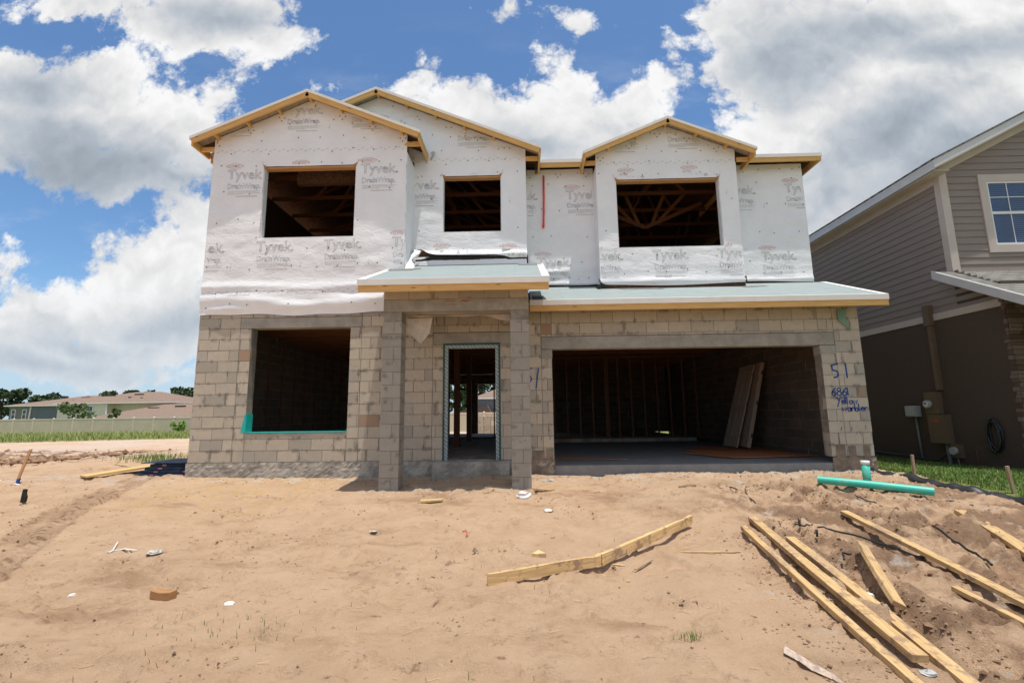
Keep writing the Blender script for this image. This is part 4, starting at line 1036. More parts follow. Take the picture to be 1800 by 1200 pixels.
# interior partitions: studs as parts
def studs(x0, x1, y, z0, z1, sp=.4064, axis='x', extra=()):
    w = empty2('stud_wall')
    m_ = MB()
    if axis == 'x': m_.box(x0, x1, y, y+.089, z0, z0+.038); m_.box(x0, x1, y, y+.089, z1-.076, z1)
    else: m_.box(y, y+.089, x0, x1, z0, z0+.038); m_.box(y, y+.089, x0, x1, z1-.076, z1)
    pl = m_.build('wall_plate', m_inner, HOUSE)
    x = x0
    while x < x1-.03:
        s_ = MB(); wd = .038 if not any(abs(x-e) < .2 for e in extra) else .115
        if axis == 'x': s_.box(x, x+wd, y+.001, y+.088, z0+.04, z1-.078)
        else: s_.box(y+.001, y+.088, x, x+wd, z0+.04, z1-.078)
        st = s_.build('stud', m_inner, HOUSE); x += sp
def empty2(n): return None
studs(6.62, 11.9, 6.55, 0.0, 2.6, extra=(8.65,))
studs(.25, 6.5, 7.4, 0, 2.6, .8)
studs(1.3, 7.3, 3.55, 0, 2.6, .4064, 'y')
studs(.3, 6.4, 6.4, 0, 2.6, .4064, 'y')
mb = MB(); mb.box(4.27, 4.42, 6.3, 6.45, 0, 2.6); mb.box(4.30, 4.44, 3.4, 3.54, 0, 2.6); split(mb, 'timber_post', m_inner, HOUSE)
mb = MB(); mb.box(3.6, 6.4, 8.2, 8.5, 2.2, 2.6); mb.build('header_beam', m_inner, HOUSE)
mb = MB()
for yy in np.arange(.9, 7, .61): mb.box(.205, .225, yy, yy+.038, 0.02, 2.6)
split(mb, 'furring_strip', m_inner, HOUSE)
mb = MB(); mb.box(.13, .16, .14, 11, 3.13, 5.88); mb.box(.13, 6, 7.6, 7.64, 3.13, 5.8); mb.build('upper_partition', m_dosb, HOUSE)

# hanging pieces of the house
t = MB()
pts = [((4.13, -.84, 2.40), (4.55, -.80, 2.42), (4.50, -.78, 2.16), (4.36, -.80, 1.98), (4.15, -.84, 2.17))]
n0 = len(t.v); t.v += [p for p in pts[0]]; t.face(range(5)); t.v += [(p[0], p[1]+.015, p[2]) for p in pts[0]]; t.face(list(range(5, 10))[::-1])
for i in range(5): t.face((i, (i+1) % 5, 5+(i+1) % 5, 5+i))
for i in range(30):
    a = 4.13+i*(1.73/30); b = a+1.73/30; h = lambda x: .025+.085*sm(5.35, 5.86, x)+.01*math.sin(x*9)
    t.quad((a, -.852, 2.452-h(a)), (b, -.852, 2.452-h(b)), (b, -.845, 2.452), (a, -.845, 2.452))
t.build('loose_beam_liner', m_white3 if 'm_white3' in globals() else flat('liner', (.52, .45, .37), .6, .3, .1, 10), HOUSE)
# green tape at the garage corner
t = MB(); t.quad((11.78, -.03, 2.60), (11.93, -.05, 2.60), (11.90, -.05, 2.42), (11.78, -.04, 2.40)); t.quad((11.78, -.04, 2.40), (11.90, -.05, 2.42), (11.97, -.03, 2.27), (11.94, -.03, 2.26))
t.build('green_tape', flat('pale_green_tape', (.16, .30, .22), .5, .4, .08, 8), HOUSE)
# bent flashing curl on the centre gable
t = MB(); t.quad((4.20, .55, 6.02), (4.26, .50, 6.10), (4.30, .50, 6.16), (4.21, .53, 6.10)); t.quad((4.26, .50, 6.10), (4.20, .53, 6.20), (4.28, .50, 6.22), (4.31, .5, 6.17)); t.build('bent_flashing', m_greybox, HOUSE)

exec_after = []
# orange conduit hanging down the wrap
o = MB(); o.tube([(6.575, 1.11, 5.93), (6.57, 1.115, 5.4), (6.555, 1.12, 4.9), (6.55, 1.11, 4.80)], .021, 10); o.tube([(6.55, 1.11, 4.83), (6.545, 1.10, 4.74)], .026, 8)
ob = recenter(o.build('orange_conduit', m_orange)); tag(ob, 'bright orange plastic conduit hanging down the white wrap between two gables', 'conduit')

# ------------------------------------------------------------------ things in and around the house
def lean_door(x, lab, m, w=.76):
    """interior door leaning against the garage side wall; foot at x, top against the wall"""
    D = empty('leaning_door', (x, 3.2, -.105), lab, 'door', 'interior doors leaning in the garage')
    return D
def door_slab(foot, top, thick, wdt, lab, mt, panels):
    f = Vector(foot); tp = Vector(top); D = empty('leaning_door', f, lab, 'door', 'interior doors leaning in the garage')
    X = (tp-f).normalized(); Yv = Vector((0, 1, 0)); Yv = (Yv-X*Yv.dot(X)).normalized(); Z = X.cross(Yv).normalized(); L = (tp-f).length
    s = MB(); s.frame(f, X, Yv, Z, L, wdt, thick); s.build('door_slab', mt, D, bevel=.003)
    if panels:
        p = MB()
        for (a, b) in ((.12, .44), (.50, .93)):
            for (c, d) in ((.14, .46), (.54, .86)):
                for (u0, u1, v0, v1) in ((a, b, c, c+.02), (a, b, d-.02, d), (a, a+.01, c, d), (b-.01, b, c, d)):
                    p.frame(f+X*(u0*L)+Yv*(v0*wdt)+Z*(thick if panels > 0 else -.006), X, Yv, Z, (u1-u0)*L, (v1-v0)*wdt, .006)
        p.build('panel_moulding', mt, D)
    h = MB()
    for k in (.12, .5, .86): h.frame(f+X*(k*L)-Yv*.004+Z*(thick*.1), X, Yv, Z, .09, .004, thick*.35)
    split(h, 'hinge', m_dark, D)
door_slab((11.12, 3.0, -.06), (11.70, 3.0, 1.90), .035, .76, 'cream panelled door in the garage, left of the two, broad face turned outward', m_doorw, 1)
door_slab((11.34, 2.82, -.06), (11.84, 2.82, 1.93), .09, .74, 'plain pale door slab leaning nearest the block side wall in the garage', m_doorw, 0)
o = MB(); o.prism([(9.9, 2.9), (11.0, 1.9), (11.9, 2.2), (11.9, 3.9), (10.6, 4.1)], 'z', -.100, -.088); o.prism([(9.44, 2.04), (10.07, .81), (11.85, 1.1), (11.3, 2.3)], 'z', -.086, -.074)
tag(recenter(o.build('plywood_sheets', m_ply)), 'red-brown plywood sheets lying flat on the garage slab by the doors', 'plywood')
o = MB(); o.prism([(6.65, 1.0), (8.05, .78), (6.65, 1.35)], 'z', -.09, -.078)
tag(recenter(o.build('plywood_offcut', m_ply)), 'long tapered brown plywood offcut on the garage slab by the left pier', 'plywood')

def lumber(name, pts, w, h, lab, m=m_lumber, cat='board', group=None, tilt=0, lift=.0, zs=None, notes=None):
    """a board over ground points; w across, h thick"""
    mb = MB()
    P = [Vector((x, y, (gm(x, y)+h/2+lift) if zs is None else zs[i])) for i, (x, y) in enumerate(pts)]
    up = Vector((math.sin(tilt), 0, math.cos(tilt)))
    a, b = P[0], P[-1]
    X = (b-a).normalized(); Y = up.cross(X).normalized(); Z = X.cross(Y)
    N = max(2, int((b-a).length/.12)); L = (b-a).length; off = R_.uniform(0, 20); n0 = len(mb.v); bow = R_.uniform(-.006, .006)
    for i in range(N+1):
        c = a+(b-a)*i/N+Z*bow*math.sin(math.pi*i/N)*2+Y*bow*math.sin(math.pi*i/N)
        for (p, q_) in ((-1, -1), (1, -1), (1, 1), (-1, 1)):
            mb.v.append(tuple(c+Y*(p*w/2+R_.uniform(-.001, .001))+Z*(q_*h/2+R_.uniform(-.001, .001))))
    for i in range(N):
        u0, u1 = off+L*i/N, off+L*(i+1)/N
        for k in range(4):
            k2 = (k+1) % 4; va = [0, w, w+h, 2*w+h, 2*w+2*h]
            mb.face((n0+i*4+k, n0+i*4+k2, n0+i*4+4+k2, n0+i*4+4+k), [(u0, va[k]), (u0, va[k+1]), (u1, va[k+1]), (u1, va[k])])
    mb.face((n0+3, n0+2, n0+1, n0)); mb.face((n0+N*4, n0+N*4+1, n0+N*4+2, n0+N*4+3))
    ob = recenter(mb.build(name, m, bevel=.003)); return tag(ob, lab, cat, group)
GB = 'lumber lying on the sand at the right'
Bz = lambda x, y, d: gm(x, y)+d
lumber('lumber_board', [(8.43, -3.13), (8.20, -5.75)], .06, .045, 'pale narrow board nearest the open sand, leftmost of the three long parallel boards', m_lumber, group=GB, lift=.025)
lumber('lumber_board', [(8.72, -2.72), (8.36, -5.50)], .089, .045, 'orange-toned board in the middle of the three long parallel boards, ending at a metal plate', m_lumber, group=GB, lift=.035)
lumber('lumber_board', [(8.745, -3.46), (8.51, -5.72)], .089, .045, 'mud-smudged board on the right of the three long parallel boards', m_lumber, group=GB, lift=.022)
lumber('lumber_board', [(9.21, -3.82), (8.80, -4.77)], .085, .04, 'short board propped up at one end beside the muddy rut', m_lumber, group=GB, zs=[g(9.21, -3.82)+.14, g(8.8, -4.77)+.03], tilt=.5)
lumber('lumber_board', [(9.86, -2.60), (9.66, -5.0)], .089, .04, 'very long board half sunk in the churned sand, right of the propped board', m_lumber, group=GB, lift=.022)
lumber('lumber_board', [(9.49, -4.45), (9.41, -5.4)], .06, .038, 'striped short board half buried low at the right edge of the photo', m_lumber, group=GB)
lumber('lumber_board', [(11.47, -2.31), (10.70, -3.95)], .12, .05, 'thick plank below the green pipe, farthest right of the lumber', m_lumber, group=GB, lift=.03)
# broken board on edge: one thing
mb = MB()
P = [Vector((5.74, -4.35, 0)), Vector((6.75, -3.95, 0)), Vector((7.95, -2.9, 0))]
for p in P: p.z = g(p.x, p.y)+.055
P[1].z += .012; P[2].z += .02
for a, b in ((0, 1), (1, 2)):
    N = 14; n0 = len(mb.v); X = (P[b]-P[a]).normalized(); Y = Vector((0, 0, 1)).cross(X).normalized(); L = (P[b]-P[a]).length; off = a*3.3
    for i in range(N+1):
        c = P[a]+(P[b]-P[a])*i/N; rag = .006 if i in (0, N) else 0
        if a == 0 and i > N-2: rag = .012
        for (p, q_) in ((-1, -1), (1, -1), (1, 1), (-1, 1)):
            mb.v.append(tuple(c+Y*(p*.019)+Vector((0, 0, 1))*(q_*.046+R_.uniform(-1, 1)*(.003+rag))+X*R_.uniform(-1, 1)*rag))
    va = [0, .038, .13, .168, .26]
    for i in range(N):
        u0, u1 = off+L*i/N, off+L*(i+1)/N
        for k in range(4): k2 = (k+1) % 4; mb.face((n0+i*4+k, n0+i*4+k2, n0+i*4+4+k2, n0+i*4+4+k), [(u0, va[k]), (u0, va[k+1]), (u1, va[k+1]), (u1, va[k])])
    mb.face((n0+3, n0+2, n0+1, n0)); mb.face((n0+N*4, n0+N*4+1, n0+N*4+2, n0+N*4+3))
for i in range(9):
    a = P[1]+Vector((R_.uniform(-.05, .03), R_.uniform(-.03, .03), R_.uniform(-.03, .05))); mb.beam(a, a+Vector((R_.uniform(-.10, .06), R_.uniform(-.04, .03), R_.uniform(-.01, .03))), .006, .004)
tag(recenter(mb.build('broken_board', m_lumber)), 'snapped board standing on edge in the middle of the sand, bent at its splintered break', 'board')
GS = 'small wood scraps on the sand'
lumber('wood_sliver', [(6.74, -3.99), (6.94, -4.26)], .03, .012, 'flat yellow sliver just below the break of the snapped board', m_lumber_pale, 'wood scrap', GS)
lumber('wood_sliver', [(7.04, -4.05), (7.25, -3.83)], .022, .012, 'greyish pointed splinter right of the break of the snapped board', m_oldwood, 'wood scrap', GS, lift=.02)
lumber('wood_sliver', [(6.86, -3.85), (6.98, -3.90)], .02, .008, 'tiny chip tucked against the right half of the snapped board', m_lumber_pale, 'wood scrap', GS)
lumber('thin_lath', [(7.59, -3.6), (8.16, -3.65)], .014, .008, 'long thin lath between the snapped board and the parallel boards', m_lumber_pale, 'wood scrap', GS)
mb = MB(); z = g(6.2, -3.7); mb.prism([(6.12, -3.74), (6.26, -3.74), (6.19, -3.60)], 'z', z-.005, z+.038); tag(recenter(mb.build('wood_wedge', m_lumber_pale)), 'small triangular offcut lying behind the snapped board', 'wood scrap', GS)
lumber('wood_offcut', [(6.20, -1.37), (6.49, -1.15)], .09, .03, 'dark orange splintered offcut beside the foot of the right porch pillar', m_lumber, 'wood scrap', GS, lift=.02)
lumber('wood_offcut', [(6.33, -1.02), (6.42, -.98)], .05, .02, 'small chip close to the garage pier, behind the splintered offcut', m_lumber, 'wood scrap', GS)
lumber('wood_offcut', [(4.64, -1.92), (4.94, -1.90)], .12, .025, 'flat pale offcut lying in front of the porch shadow', m_lumber_pale, 'wood scrap', GS, lift=.008)
lumber('wood_sliver', [(5.47, -1.50), (5.60, -1.28)], .02, .015, 'short stick at the shadow edge just left of the right porch pillar', m_lumber, 'wood scrap', GS)
lumber('wood_block', [(3.03, -4.53), (3.22, -4.57)], .07, .06, 'brown sawn block alone on the sand at the lower left', wood('brown_block', (.38, .19, .08), (.46, .25, .11), knots=False), 'wood block', lift=.0)
mb = MB(); rock(mb, (5.55, -3.6, g(5.55, -3.6)+.02), .05, .6, seed=3); tag(recenter(mb.build('stone', m_parge)), 'dark grey stone left of the triangular offcut', 'stone')
mb = MB(); mb.ribbon([(5.35, 0), (5.40, .02), (5.43, -.01)], .01, 0)
mb = MB(); z = g(5.4, -3.1)+.012; mb.tube([(5.35, -3.0, z), (5.41, -3.06, z+.012), (5.43, -3.2, z)], .006, 5); tag(recenter(mb.build('red_strip', m_orange)), 'tiny red plastic strip on the sand above the dark grey stone', 'plastic scrap')
def crumple(name, x, y, r, lab, cat='rag', m=m_white, fl=.5, n=46, sx=1.4):
    mb = MB(); z0 = gm(x, y); rr = random.Random(int(x*100)); vs = []
    for i in range(7):
        for k in range(9):
            th = k/9*6.283; ph = i/6*1.57; q = r*rr.uniform(.7, 1.2); mb.v.append((x+q*sx*math.cos(th)*math.cos(ph*.95), y+q*math.sin(th)*math.cos(ph*.95), z0+q*fl*math.sin(ph)+.002))
    for i in range(6):
        for k in range(9): k2 = (k+1) % 9; mb.face((i*9+k, i*9+k2, i*9+9+k2, i*9+9+k))
    return tag(recenter(mb.build(name, m)), lab, cat)
crumple('crumpled_rag', 6.05, -1.66, .085, 'crumpled white sheet at the foot of the right porch pillar', fl=.9)
crumple('crumpled_rag', 6.36, -2.25, .045, 'small white crumpled scrap out on the sand below the right porch pillar')
crumple('plastic_bag', 2.27, -3.56, .055, 'pale grey plastic scrap on the sand right of the white strips', 'plastic scrap', m_white2)
crumple('paper_scrap', 2.32, -4.5, .03, 'small white paper scrap left of the brown sawn block', 'paper scrap', sx=.6)
crumple('paper_scrap', 3.75, -4.68, .03, 'small white paper scrap right of the brown sawn block', 'paper scrap')
crumple('paper_scrap', 4.35, -3.05, .035, 'faint pale scrap in mid sand left of the snapped board', 'paper scrap', m_white2, .2)
crumple('plastic_scrap', 8.83, -4.36, .05, 'white plastic scrap in the rut beside the propped board', 'plastic scrap', sx=1.5)
crumple('metal_plate', 8.37, -5.53, .035, 'crumpled silvery plate at the end of the orange-toned board', 'metal plate', m_greybox)
crumple('stone', 11.0, -.75, .06, 'pale mortar lump by the left end of the green pipe', 'stone', m_white2, .6, sx=1.6)
crumple('stone', 6.45, -.55, .07, 'pile of pale mortar crumbs in front of the left garage pier', 'stone', m_white2, .5, sx=1.5)
mb = MB(); z = g(1.85, -3.5)+.01
mb.tube([(1.72, -3.38, z+.05), (1.80, -3.52, z+.012), (1.83, -3.60, z)], .007, 5); mb.tube([(1.78, -3.58, z), (1.90, -3.50, z+.01), (2.05, -3.52, z)], .007, 5); tag(recenter(mb.build('plastic_strip', m_white)), 'thin curled white plastic strips on the left sand', 'plastic scrap')
mb = MB()
pp = [(7.66, -5.33), (7.72, -5.38), (7.78, -5.42), (7.84, -5.5), (7.86, -5.6)]; wv = [.06, .045, .055, .03, .012]
for i in range(4):
    (a, b), (c, d) = pp[i], pp[i+1]; mb.quad((a-wv[i]*.3, b-wv[i]*.5, gm(a, b)+.012), (a+wv[i]*.3, b+wv[i]*.5, gm(a, b)+.03), (c+wv[i+1]*.3, d+wv[i+1]*.5, gm(c, d)+.025), (c-wv[i+1]*.3, d-wv[i+1]*.5, gm(c, d)+.008))
tag(recenter(mb.build('dirty_cloth', flat('dirty_cloth', (.42, .33, .26), .8, .2, .3, 30))), 'dirty twisted cloth strip at the bottom right, left of the long boards', 'cloth')

# green pipes
mb = MB(); p0, p1 = Vector((10.50, -1.06, g(10.5, -1.06)+.075)), Vector((11.60, -1.80, g(11.6, -1.8)+.07)); mb.tube([p0, (p0+p1)/2+Vector((0, 0, .005)), p1], .055, 24, cap=False)
mb.tube([p0+(p1-p0)*.001, p1], .047, 24, m=1, cap=False); tag(recenter(mb.build('green_pipe', [m_pipe, m_dark])), 'long green plastic pipe lying on the sand in front of the right pier', 'pipe')
E_ = empty('standing_pipe', (11.33, -.93, g(11.33, -.93)), 'short upright green pipe with a white cap at the house corner', 'pipe')
mb = MB(); z = g(11.33, -.93); mb.tube([(11.33, -.93, z-.1), (11.33, -.93, z+.27)], .055, 24); mb.build('pipe_body', m_pipe, E_)
mb = MB(); mb.tube([(11.33, -.93, z+.27), (11.33, -.93, z+.325)], .059, 24); mb.build('pipe_cap', m_pipew, E_)
# black drip tubes
GT = 'black tubing on the sand'
def hose(pts, r, lab, lift=.012, name='black_tube'):
    mb = MB(); P = []
    for i in range(len(pts)-1):
        for k in range(6):
            t = k/6; x = pts[i][0]*(1-t)+pts[i+1][0]*t; y = pts[i][1]*(1-t)+pts[i+1][1]*t; P.append((x, y, g(x, y)+lift+.01*math.sin(k+i*2)))
    x, y = pts[-1]; P.append((x, y, g(x, y)+lift)); mb.tube(P, r, 7); return tag(recenter(mb.build(name, m_rubber)), lab, 'tube', GT)
hose([(9.08, -2.95), (9.20, -2.97), (9.37, -3.05), (9.60, -3.5), (9.75, -3.85)], .010, 'long black tube running under the very long board', .03)
hose([(9.0, -3.88), (9.08, -3.74), (9.22, -3.73)], .009, 'short bent black tube just above the propped board', .03)
hose([(10.55, -3.02), (10.38, -3.5), (10.30, -3.8), (10.23, -3.98)], .012, 'thick black tube in the churned sand at the far right, left of the thick plank', .02)
hose([(10.72, -1.42), (10.57, -1.83), (10.60, -2.12)], .008, 'thin black tube curling out from under the green pipe')
hose([(9.10, -1.22), (9.19, -1.54), (9.08, -2.05)], .009, 'thin black tube on the sand below the garage opening')
hose([(10.6, -2.45), (10.62, -2.75)], .009, 'short black tube piece between the green pipe and the very long board')
mb = MB(); mb.tube([(9.17, -2.88, g(9.17, -2.88)-.01), (9.18, -2.87, g(9.17, -2.87)+.07)], .014, 7); mb.tube([(9.17, -3.2, g(9.17, -3.2)-.01), (9.17, -3.2, g(9.17, -3.2)+.06)], .012, 7); tag(recenter(mb.build('tube_stub', m_rubber)), 'pair of small black upright tube stubs beside the long black tube', 'tube')
lumber('wood_stick', [(8.35, -1.25), (8.62, -1.2)], .025, .02, 'dark dead stick on the sand in front of the garage', m_oldwood, 'stick', lift=.005)
lumber('cardboard_tag', [(11.68, -1.86), (11.58, -2.1)], .07, .006, 'white flat tag lying just past the right end of the green pipe', m_white, 'tag', lift=.02)

# silt fence and its stakes
SF = empty('silt_fence', (12.2, -1.2, g(12.2, -1.2)), 'low slumped black silt fence along the edge of the neighbouring lawn', 'silt fence')
pts = [(12.0, .25), (11.98, -.30), (12.12, -.70), (12.16, -1.15), (12.25, -1.48), (12.37, -1.76), (12.45, -2.2), (12.55, -3.0), (12.6, -4.2)]
mb = MB(); n0 = 0; Q = []
for i in range(len(pts)-1):
    for k in range(8): t = k/8; Q.append((pts[i][0]*(1-t)+pts[i+1][0]*t+.06, pts[i][1]*(1-t)+pts[i+1][1]*t))
for i, (x, y) in enumerate(Q):
    z = g(x, y); h = .055+.03*math.sin(i*.7)*math.sin(i*.31); mb.v += [(x-.07, y, z), (x-.03, y+.01*math.sin(i), z+h*.8), (x+.03, y, z+h), (x+.09, y, z+.02)]
for i in range(len(Q)-1):
    for k in range(3): mb.face((i*4+k, i*4+4+k, i*4+5+k, i*4+1+k), None, 0, True)
mb.build('fabric', m_dark, SF)
for (x, y, tx, h) in ((12.30, -.62, .0, .36), (12.74, -1.72, -.045, .38)):
    mb = MB(); z = g(x, y); mb.beam((x, y, z-.1), (x+tx, y, z+h), .034, .034, up=(0, 1, 0)); mb.build('stake', m_oldwood, SF, bevel=.002)

# left side: lumber, stake, blue sheets
GLf = 'boards lying left of the house'
lumber('wide_plank', [(-1.98, .10), (-1.30, 1.30)], .30, .035, 'wide clean plank pointing away from the camera left of the block wall corner', wood('new_plank', (.66, .43, .16), (.74, .50, .21)), group=GLf, zs=[g(-2, 0)+.03, g(-1.4, 1.3)+.13])
lumber('thin_batten', [(-1.95, .60), (-1.05, .95)], .035, .02, 'thin pale batten in front of the blue sheets', m_lumber_pale, group=GLf, lift=.10)
lumber('thin_batten', [(-3.9, 2.9), (-2.3, 1.6)], .04, .02, 'thin pale batten behind the wide plank, touching its left side', m_lumber_pale, group=GLf, lift=.01)
lumber('lumber_board', [(-1.9, 2.3), (-.5, 3.4)], .15, .04, 'clean boards end showing behind the blue sheets at the wall corner', m_lumber_pale, group=GLf, lift=.12)
lumber('thin_batten', [(-3.6, .05), (-2.50, -.50)], .03, .015, 'thin white batten at the left edge, foot of the orange stake', m_white, group=GLf, lift=.02)
ST = empty('survey_stake', (-2.72, -.32, g(-2.7, -.3)), 'leaning wooden survey stake with a blue foot at the far left', 'stake')
mb = MB(); z = g(-2.7, -.3); mb.beam((-2.735, -.32, z+.06), (-2.66, -.25, z+.55), .045, .016, up=(0, 1, 0)); mb.build('stake_shaft', wood('stake_wood', (.42, .22, .10), (.50, .28, .13)), ST)
mb = MB(); mb.beam((-2.745, -.32, z-.03), (-2.73, -.31, z+.075), .052, .02, up=(0, 1, 0)); mb.build('blue_paint', m_blue, ST)
mb = MB(); z = g(-1.25, -1.6); mb.prism([(-1.285, z-.02), (-1.215, z-.02), (-1.205, z+.05), (-1.225, z+.11), (-1.22, z+.16), (-1.265, z+.165), (-1.275, z+.08)], 'y', -1.61, -1.58); tag(recenter(mb.build('black_plastic_stub', m_black)), 'small upright black plastic stub on the sand at the left', 'plastic scrap')
BS = empty('blue_sheet_stack', (-.75, .8, g(-.7, .6)), 'stack of dark blue wrapped sheets with red print behind the house corner', 'sheet stack')
for k in range(4):
    mb = MB(); z = -.27+k*.055; mb.box(-1.25+k*.06, -.05, .35+k*.05, 1.5, z, z+.045, 0)
    for j in range(2): mb.box(-.95+j*.55+k*.04, -.87+j*.55+k*.04, .345+k*.05, .347+k*.05, z+.01, z+.035, 1)
    mb.build('wrapped_sheet', [m_bluewrap, m_blueprint], BS)
mb = MB(); mb.prism([(-1.25, .5), (-.05, .45), (-.05, 1.5), (-1.3, 1.45)], 'z', -.045, -.035, 0); mb.box(-.75, -.45, .9, 1.0, -.034, -.032, 1); mb.build('top_sheet', [m_bluewrap, m_blueprint], BS)

# ------------------------------------------------------------------ neighbouring house
NB = empty('neighbouring_house', (17, 3, -.45), 'finished two-storey house in grey-brown lap siding over dark brown stucco', 'house')
XN, YC, YS = 15.2, 1.34, .41
def lap(mb, axis, pos, a0, a1, z0, zt, out, ex=.158, holes=()):
    z = z0; k = 0
    while z < max(zt(a0), zt(a1), zt((a0+a1)/2)):
        # each course slants outward at its foot
        z1 = z+ex
        for (p0, p1, q0, q1) in minus(a0, a1, z, z1, holes):
            m = max(2, int((p1-p0)/.12)) if zt(p0) != zt(p1) else 1
            for i in range(m):
                u0, u1 = p0+(p1-p0)*i/m, p0+(p1-p0)*(i+1)/m
                top = min(q1, (zt(u0)+zt(u1))/2)
                if top <= q0: continue
                f = (top-z)/ex; f0 = (q0-z)/ex; d0 = out*(.016*(1-f0)+.002); d1 = out*(.016*(1-f)+.002)
                if axis == 'y': mb.quad((u0, pos+d0, q0), (u1, pos+d0, q0), (u1, pos+d1, top), (u0, pos+d1, top)); mb.quad((u0, pos, q0), (u1, pos, q0), (u1, pos+d0, q0), (u0, pos+d0, q0))
                else: mb.quad((pos+d0, u0, q0), (pos+d0, u1, q0), (pos+d1, u1, top), (pos+d1, u0, top)); mb.quad((pos, u0, q0), (pos, u1, q0), (pos+d0, u1, q0), (pos+d0, u0, q0))
        z = z1
mb = MB(); lap(mb, 'x', XN, YC+.1, 15, 2.85, lambda y: 5.80, -1, .158); lap(mb, 'x', XN, YS+.05, YC+.1, 2.85, lambda y: 3.72-(YC-y)*.60, -1, .158); mb.build('side_siding', m_siding, NB)
ztn = lambda x: 5.92+(x-15.2)*.50 if x < 19.6 else 5.92+4.4*.5-(x-19.6)*.5
WN = (16.02, 17.85, 4.06, 5.82)
mb = MB(); lap(mb, 'y', YC, 15.3, 24, 3.5, ztn, -1, .153, [WN]); mb.build('front_siding', m_siding, NB)
mb = MB(); mb.box(XN+.002, 24, YC+.14, 15, -.6, 5.9); mb.prism([(XN+.005, 5.88), (24, 5.88), (19.6, 8.0)], 'y', YC+.02, YC+.3); mb.box(XN+.01, 24, YC+.005, YC+.15, 2.7, 5.9) if False else None
mb.build('wall_core', m_stucco, NB)
mb = MB(); mb.box(XN-.012, 24, YS, 15, -.8, 2.80); mb.build('stucco_wall', m_stucco, NB)
mb = MB(); mb.box(XN-.03, XN-.008, YS+.03, 15, 2.72, 2.865); mb.build('band_board', m_trim, NB)
mb = MB(); mb.box(XN-.035, XN-.004, YC-.025, YC+.09, 3.5, 5.86); mb.box(XN-.035, XN+.13, YC-.055, YC-.024, 3.55, 5.92); mb.build('corner_board', m_trim, NB)
mb = MB(); mb.box(XN-.03, XN-.006, YC+.1, 15, 5.66, 5.80); mb.prism([(15.1, 5.80), (19.6, 8.05), (19.6, 8.22), (15.1, 5.97)], 'y', YC-.05, YC-.02); mb.build('frieze_board', m_trim, NB)
mb = MB(); mb.box(XN-.32, XN-.0, YC-.3, 15, 5.80, 5.815); mb.build('soffit', m_trim, NB)
mb = MB(); mb.box(XN-.34, XN-.32, YC-.32, 15.3, 5.83, 6.02); mb.prism([(14.86, 5.85), (19.6, 8.22), (19.6, 8.40), (14.86, 6.03)], 'y', YC-.34, YC-.32); mb.box(XN-.345, XN-.322, YC-.345, 15.3, 5.96, 6.03); mb.build('fascia', m_gutter, NB)
mb = MB(); mb.prism([(14.84, 6.03), (19.6, 8.41), (19.6, 8.44), (14.84, 6.06)], 'y', YC-.36, 15.4); mb.prism([(24.4, 6.03), (19.6, 8.41), (19.6, 8.44), (24.4, 6.06)], 'y', YC-.36, 15.4); mb.build('main_roof', m_shing, NB)
mb = MB(); mb.prism([(14.88, 5.84), (15.2, 5.99), (19.6, 8.20), (19.6, 8.22), (14.88, 5.86)], 'y', YC-.32, YC-.06); mb.build('rake_soffit', m_trim, NB)
# window with frame, panes and blinds
WD = MB(); x0, x1, z0, z1 = WN
for (a, b, c, d) in ((x0, x0+.16, z0, z1), (x1-.16, x1, z0, z1), (x0+.16, x1-.16, z1-.16, z1), (x0+.16, x1-.16, z0, z0+.17)): WD.box(a, b, YC-.035, YC+.02, c, d)
wn = WD.build('window', m_trim, NB)
WF = MB(); x0 += .16; x1 -= .16; z0 += .17; z1 -= .16; zm = (z0+z1)/2
for (a, b, c, d) in ((x0, x0+.04, z0, z1), (x1-.04, x1, z0, z1), (x0+.04, x1-.04, z1-.04, z1), (x0+.04, x1-.04, z0, z0+.04), (x0+.04, x1-.04, zm-.03, zm+.03)): WF.box(a, b, YC-.02, YC+.02, c, d)
for xx in (x0+(x1-x0)*.29, x0+(x1-x0)*.62): WF.box(xx-.008, xx+.008, YC-.006, YC+.002, z0+.04, zm-.03); WF.box(xx-.008, xx+.008, YC-.008, YC+.0, zm+.03, z1-.04)
WF.box(x0+.04, x1-.04, YC-.009, YC-.002, (zm+z1)/2-.008, (zm+z1)/2+.008)
o_ = WF.build('window_frame', m_vinyl, None); o_.parent = wn
PN = MB(); PN.quad((x0+.04, YC+.004, z0+.04), (x1-.04, YC+.004, z0+.04), (x1-.04, YC+.004, z1-.04), (x0+.04, YC+.004, z1-.04)); o_ = PN.build('pane', m_blind, None); o_.parent = wn
BLN = MB(); zz = z0+.05
while zz < z1-.05:
    if abs(zz-zm) > .04: BLN.box(x0+.06, x1-.3, YC-.001, YC+.003, zz, zz+.012)
    zz += .045
o_ = BLN.build('blinds', flat('blind_slats', (.10, .17, .33), .3, .5, .1, 4), None); o_.parent = wn
